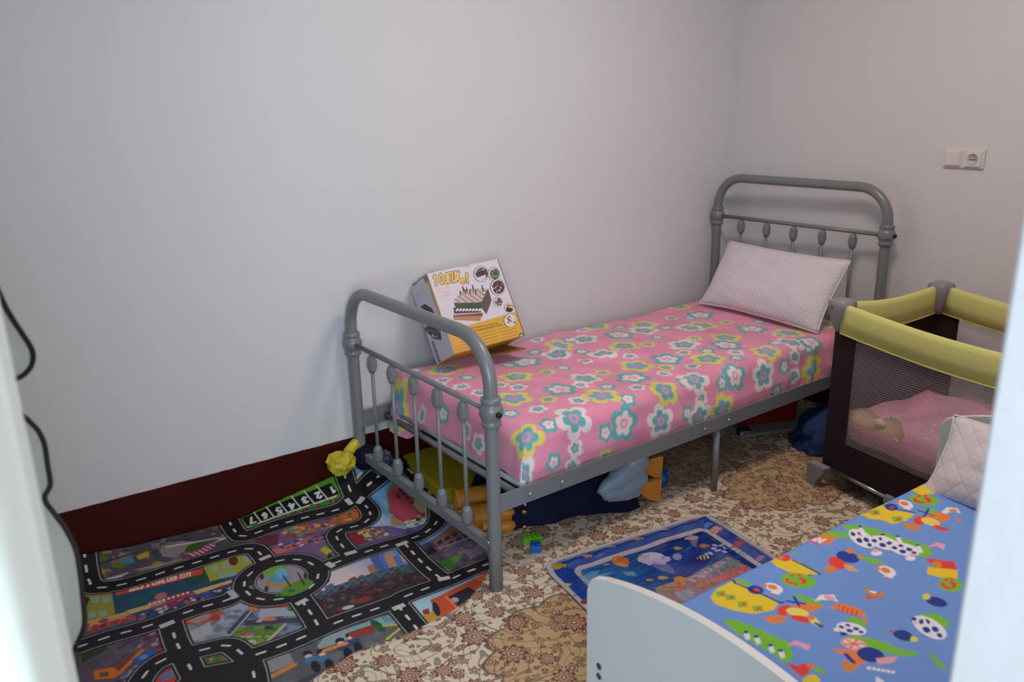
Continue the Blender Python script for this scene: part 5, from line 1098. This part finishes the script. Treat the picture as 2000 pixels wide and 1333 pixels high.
def lump(name, p0, p1, r0, r1, m, seed):
    p0, p1 = Vector(p0)-so_, Vector(p1)-so_; pts, rad = [], []
    for k in range(15):
        t = k/14; pts.append(p0.lerp(p1, t)+Vector((0, 0, .012*noise.noise(Vector((t*4, seed, 0)))))); rad.append((r0+(r1-r0)*t)*(.22+.78*math.sin(min(1, .06+t*.80)*math.pi)**.7)*(1+.10*noise.noise(Vector((t*9, seed, 1)))))
    return tube(name, pts, .01, m, seat, 16, radii=rad)
SP = lambda u, v, y=-.90: tuple(at_plane((u, v), (0, y, 0), (0, 1, 0))[0])
lump('grey_sleeve', SP(1172, 966), SP(1256, 892), .030, .050, m_gb, 1); lump('grey_sleeve', SP(1180, 972, -.91), SP(1254, 930), .026, .046, m_gb, 4); lump('grey_sleeve', SP(1188, 978, -.91), SP(1246, 958), .012, .026, m_gb, 7)
def half_disc(c, r, parent):
    P = [(r*.75, -r*.95), (r*.8, r*.95)]+[(r*.8-1.75*r*math.sin(t), r*.95*math.cos(t)) for t in np.linspace(0, math.pi, 14)[1:-1]]
    o = prism('orange_end', P, Vector(c)-so_, Vector((.86, -.5, 0)), Vector((.10, .06, .99)), .03, m_or, parent, bev=.004)
    q = Vector(c)-so_+Vector((.86, -.5, 0))*r*.35; lathe('end_screw', [(.004, -.001), (.004, .003), (.002, .004)], q-Vector((.5, .86, 0))*.002+Vector((0, 0, r*.3)), m_black, o, 8, axis=(-.5, -.86, 0))
half_disc((-1.305, -.845, .128), .042, seat); half_disc((-1.33, -.865, .052), .044, seat)
def roll(p0, d, L, r, a0, a1, flare=1.0):
    bm = bmesh.new(); d = Vector(d).normalized(); s_ = d.cross(Vector((0, 0, 1))).normalized(); u = s_.cross(d); n = 20; rings = []
    for k in (0, .1, .5, 1):
        rings.append([bm.verts.new(Vector(p0)-so_+d*L*k+(s_*math.cos(t)+u*math.sin(t))*r*(flare if k == 0 else 1)) for t in np.radians(np.linspace(a0, a1, n))])
    for i in range(3):
        for k in range(n-1): bm.faces.new((rings[i][k], rings[i][k+1], rings[i+1][k+1], rings[i+1][k]))
    o = bm_obj('orange_sleeve', bm, m_or, seat, True); md = o.modifiers.new('t', 'SOLIDIFY'); md.thickness = .005; return o
roll((-1.955, -.545, .062), (.93, -.36, .03), .15, .036, -20, 320, 1.08); roll((-1.955, -.655, .048), (.93, -.36, .0), .13, .036, -60, 260, 1.08); roll((-1.945, -.70, .026), (.93, -.36, 0), .06, .022, 0, 340)
crumple('orange_hinge', Vector((-1.862, -.722, .062))-so_, (.032, .018, .018), m_or, seat, 2, .05, 2, 3, rot=(0, 0, -.35), ridged=False); crumple('orange_hinge', Vector((-1.872, -.735, .022))-so_, (.036, .022, .022), m_or, seat, 3, .05, 2, 3, rot=(0, 0, -.35), ridged=False)
for z in (.07, .012): lathe('brass_bolt', [(.009, 0), (.009, .005), (.005, .008), (.002, .009)], Vector((-1.815, -.765, z))-so_, mat('brass', (190, 150, 80), .35, metal=.8), seat, 12, axis=(-.6, -.8, .1))
# toy bricks
def toy_brick(name, loc, rz, nx, ny, m, label, h=.024, ry=0):
    e = empty(name, loc, label, 'toy brick', rot=(ry, 0, rz)); p = .016
    box('brick_body', -nx*p/2, nx*p/2, -ny*p/2, ny*p/2, 0, h, m, e, bev=.0015)
    for i in range(nx):
        for j in range(ny): lathe('stud', [(.005, 0), (.005, .0035), (.0042, .0045), (.001, .0046)], ((i-(nx-1)/2)*p, (j-(ny-1)/2)*p, h), m, e, 10)
    return e
m_grn = mat('green_plastic', (104, 176, 44), .35); m_blu = mat('blue_plastic', (26, 104, 190), .35)
toy_brick('toy_brick', (-1.842, -.845, 0), math.radians(-22), 4, 2, m_grn, 'bright green toy brick on the carpet near the bed post', .026)
toy_brick('toy_brick', (-1.862, -.893, 0), math.radians(-30), 2, 2, m_blu, 'small blue toy brick in front of the green one', .024)
bk = empty('blue_toy_knob', (-1.212, -.80, .0), 'knobbly blue toy piece on the carpet beside the orange ends', 'toy')
crumple('knob', (0, 0, .028), (.030, .026, .028), m_blu, bk, 12, .35, 2.6, 4, floor=0.0); lathe('peg', [(.009, 0), (.009, .02), (.006, .023)], (.012, -.012, .044), m_blu, bk, 10, axis=(.5, -.4, .7))
# crumpled bag, dark cloth, clear bag by the baseboard
zb_ = .075
bgp = Vector(at_plane((666, 904), (0, -.155, 0), (0, 1, 0))[0])
bg = crumple('yellow_bag', bgp, (.052, .045, .045), mat('yellow_film', (204, 184, 44), .4, spec=.5), None, 21, .42, 1.3, 3); bg.data.polygons.foreach_set('use_smooth', [False]*len(bg.data.polygons)); tag(bg, 'crumpled yellow plastic bag against the brown skirting', 'bag')
crumple('bag_ear', (.055, .022, .035), (.05, .018, .022), MATS['yellow_film'], bg, 23, .35, 1.6, 3, rot=(0, -.6, .2))
dkp = Vector(at_plane((716, 893), (0, -.15, 0), (0, 1, 0))[0])
dk = crumple('dark_cloth', dkp, (.055, .04, .045), mat('midnight_cloth', (22, 26, 44), .9, bump=.3, bscale=40, spec=.1), None, 31, .3, 1.7, 4); tag(dk, 'crumpled midnight blue cloth behind the bed post by the skirting', 'cloth')
cbp = Vector(at_plane((748, 905), (0, -.19, 0), (0, 1, 0))[0])
cb = crumple('clear_bag', cbp, (.045, .04, .045), mat('smoky_film', (66, 72, 96), .25, spec=.6), None, 33, .45, 1.8, 5); tag(cb, 'crumpled smoky plastic bag behind the first spindles of the footboard', 'bag')
# far end under the bed
rb = empty('red_box', (-.405, -.585, 0), 'red cardboard box standing under the head end of the metal bed', 'box', rot=(0, 0, math.radians(-20)))
m_red = mat('red_card', (150, 22, 24), .6, var=.04); box('box_body', -.14, .14, -.10, .10, .02, .125, m_red, rb, bev=.002); box('lid', -.143, .143, -.103, .103, .108, .135, m_red, rb, bev=.002)
gbd = tag(box('grey_board', -.2, .2, -.16, .16, .004, .018, mat('grey_card', (150, 148, 150), .8, var=.06), None, bev=.002), 'flat grey board on the carpet beneath the red box', 'board'); gbd.location = (-.37, -.62, 0); gbd.rotation_euler = (0, 0, math.radians(-20))
bb = crumple('blue_bag', (-.28, -.93, .0), (.26, .15, .15), mat('blue_cloth', (28, 56, 104), .8, bump=.4, bscale=25), None, 41, .22, 1.5, 5, floor=.002); tag(bb, 'slumped dark blue cloth bag on the floor beneath the headboard', 'bag')
hb_ = crumple('bag_strap', (-.06, -.10, .01), (.09, .03, .045), mat('blue_strap', (20, 30, 62), .7), bb, 43, .2, 2, 3)
dv = empty('pocket_gadget', (-.585, -.665, .0), 'small dark gadget with a white label on the carpet under the bed', 'gadget', rot=(.25, 0, math.radians(-25)))
box('casing', -.028, .028, -.014, .014, .0, .03, mat('dark_casing', (44, 48, 60), .5), dv, bev=.003); box('white_label', -.020, .018, -.0155, -.0142, .006, .025, mat('label_white', (206, 210, 220), .6), dv)
for k in range(3): box('label_line', -.016, .012-.004*k, -.0162, -.0156, .010+k*.005, .0115+k*.005, mat('label_ink', (130, 140, 160), .6), dv)
st = tube('grey_rod', [(-.66, -.62, .012), (-.62, -.50, .012), (-.60, -.40, .012)], .011, mat('rod_grey', (150, 150, 140), .5), None, 10); tag(st, 'short pale grey rod lying beside the red box under the bed', 'rod')

# ---------------------------------------------------------------- switch and socket on the far wall
swp = empty('switch_plate', (0, -1.150, 1.154), 'white double wall plate with light switch and power socket', 'switch')
m_ivory = mat('ivory_plastic', (222, 216, 214), .35)
box('plate', -.009, -.0, -.077, .077, -.036, .036, m_ivory, swp, bev=.003)
box('switch_frame', -.0125, -.006, .006, .070, -.031, .031, m_ivory, swp, bev=.002); box('rocker', -.0175, -.010, .010, .066, -.027, .027, m_ivory, swp, bev=.0025, xf=Matrix.Rotation(.03, 4, 'Y'))
so2 = box('socket_face', -.0165, -.006, -.068, -.008, -.029, .029, m_ivory, swp, bev=.003)
lathe('socket_well', [(.0205, 0), (.0205, .0015), (.0195, .0016), (.0185, -.0005), (.001, -.0006)], (-.0166, -.038, 0), mat('ivory_shade', (196, 196, 190), .4), so2, 28, axis=(-1, 0, 0))
for y in (-.030, -.038, -.046): lathe('pin_hole', [(.0026, 0), (.0026, .0012), (.001, .0013)], (-.0172, y, -.002), m_black, so2, 10, axis=(-1, 0, 0))

# ---------------------------------------------------------------- curtain at the left of the doorway
m_cur = mat('cream_curtain', (230, 231, 220), .8, bump=.05, bscale=60, spec=.2); m_lin = mat('grey_lining', (206, 202, 190), .9, bump=.1, bscale=80); m_pip = mat('black_piping', (14, 13, 16), .6)
cur = empty('door_curtain', (-3.4, -2.1, 0), 'cream curtain with black piped ruffled edge hanging at the left of the doorway', 'curtain'); cc_ = Vector((-3.4, -2.1, 0))
def curtain_sheet(u, v):
    z = .03+v*2.3; x0, x1 = -3.62, -3.1905
    x = x0+(x1-x0)*u; lo = max(0, 1-z/1.1)
    y = -2.14+.035*math.sin(u*19+1.2*math.sin(z*1.3))+.010*math.sin(u*43+z*2)-.02*lo*math.exp(-((u-.93-.02*math.sin(z*3))/.012)**2)
    if u > .985: y += .012*(u-.985)/.015
    return Vector((x+(.004*math.sin(z*2.2) if u > .9 else 0)*0, y, z))-cc_
mound('curtain_panel', curtain_sheet, m_cur, 240, 30, cur)
epx = [(-40, 480), (0, 575), (18, 610), (40, 645), (60, 678), (65, 700), (60, 722), (44, 740), (20, 755), (25, 800), (62, 838), (80, 858), (92, 885), (98, 925), (102, 960), (90, 985), (110, 1012), (128, 1034), (146, 1068), (152, 1105), (156, 1150), (158, 1200), (140, 1250), (120, 1333), (110, 1400)]
EP = at_plane(epx, (0, -1.72, 0), (0, 1, 0)); EPs = catmull(EP, 5); pts = [Vector(p)-cc_+Vector((0, .03*math.sin(p[2]*14), 0)) for p in EPs]
def ruffle(u, v):
    f = v*(len(pts)-1); i = min(int(f), len(pts)-2); e = pts[i].lerp(pts[i+1], f-i); return Vector((e.x-(1-u)*.16, e.y-(1-u)*.05+.02*math.sin((1-u)*9), e.z))
rf = mound('ruffled_edge', ruffle, m_lin, 14, 90, cur); tube('black_piping', pts, .0030, m_pip, rf, 8)
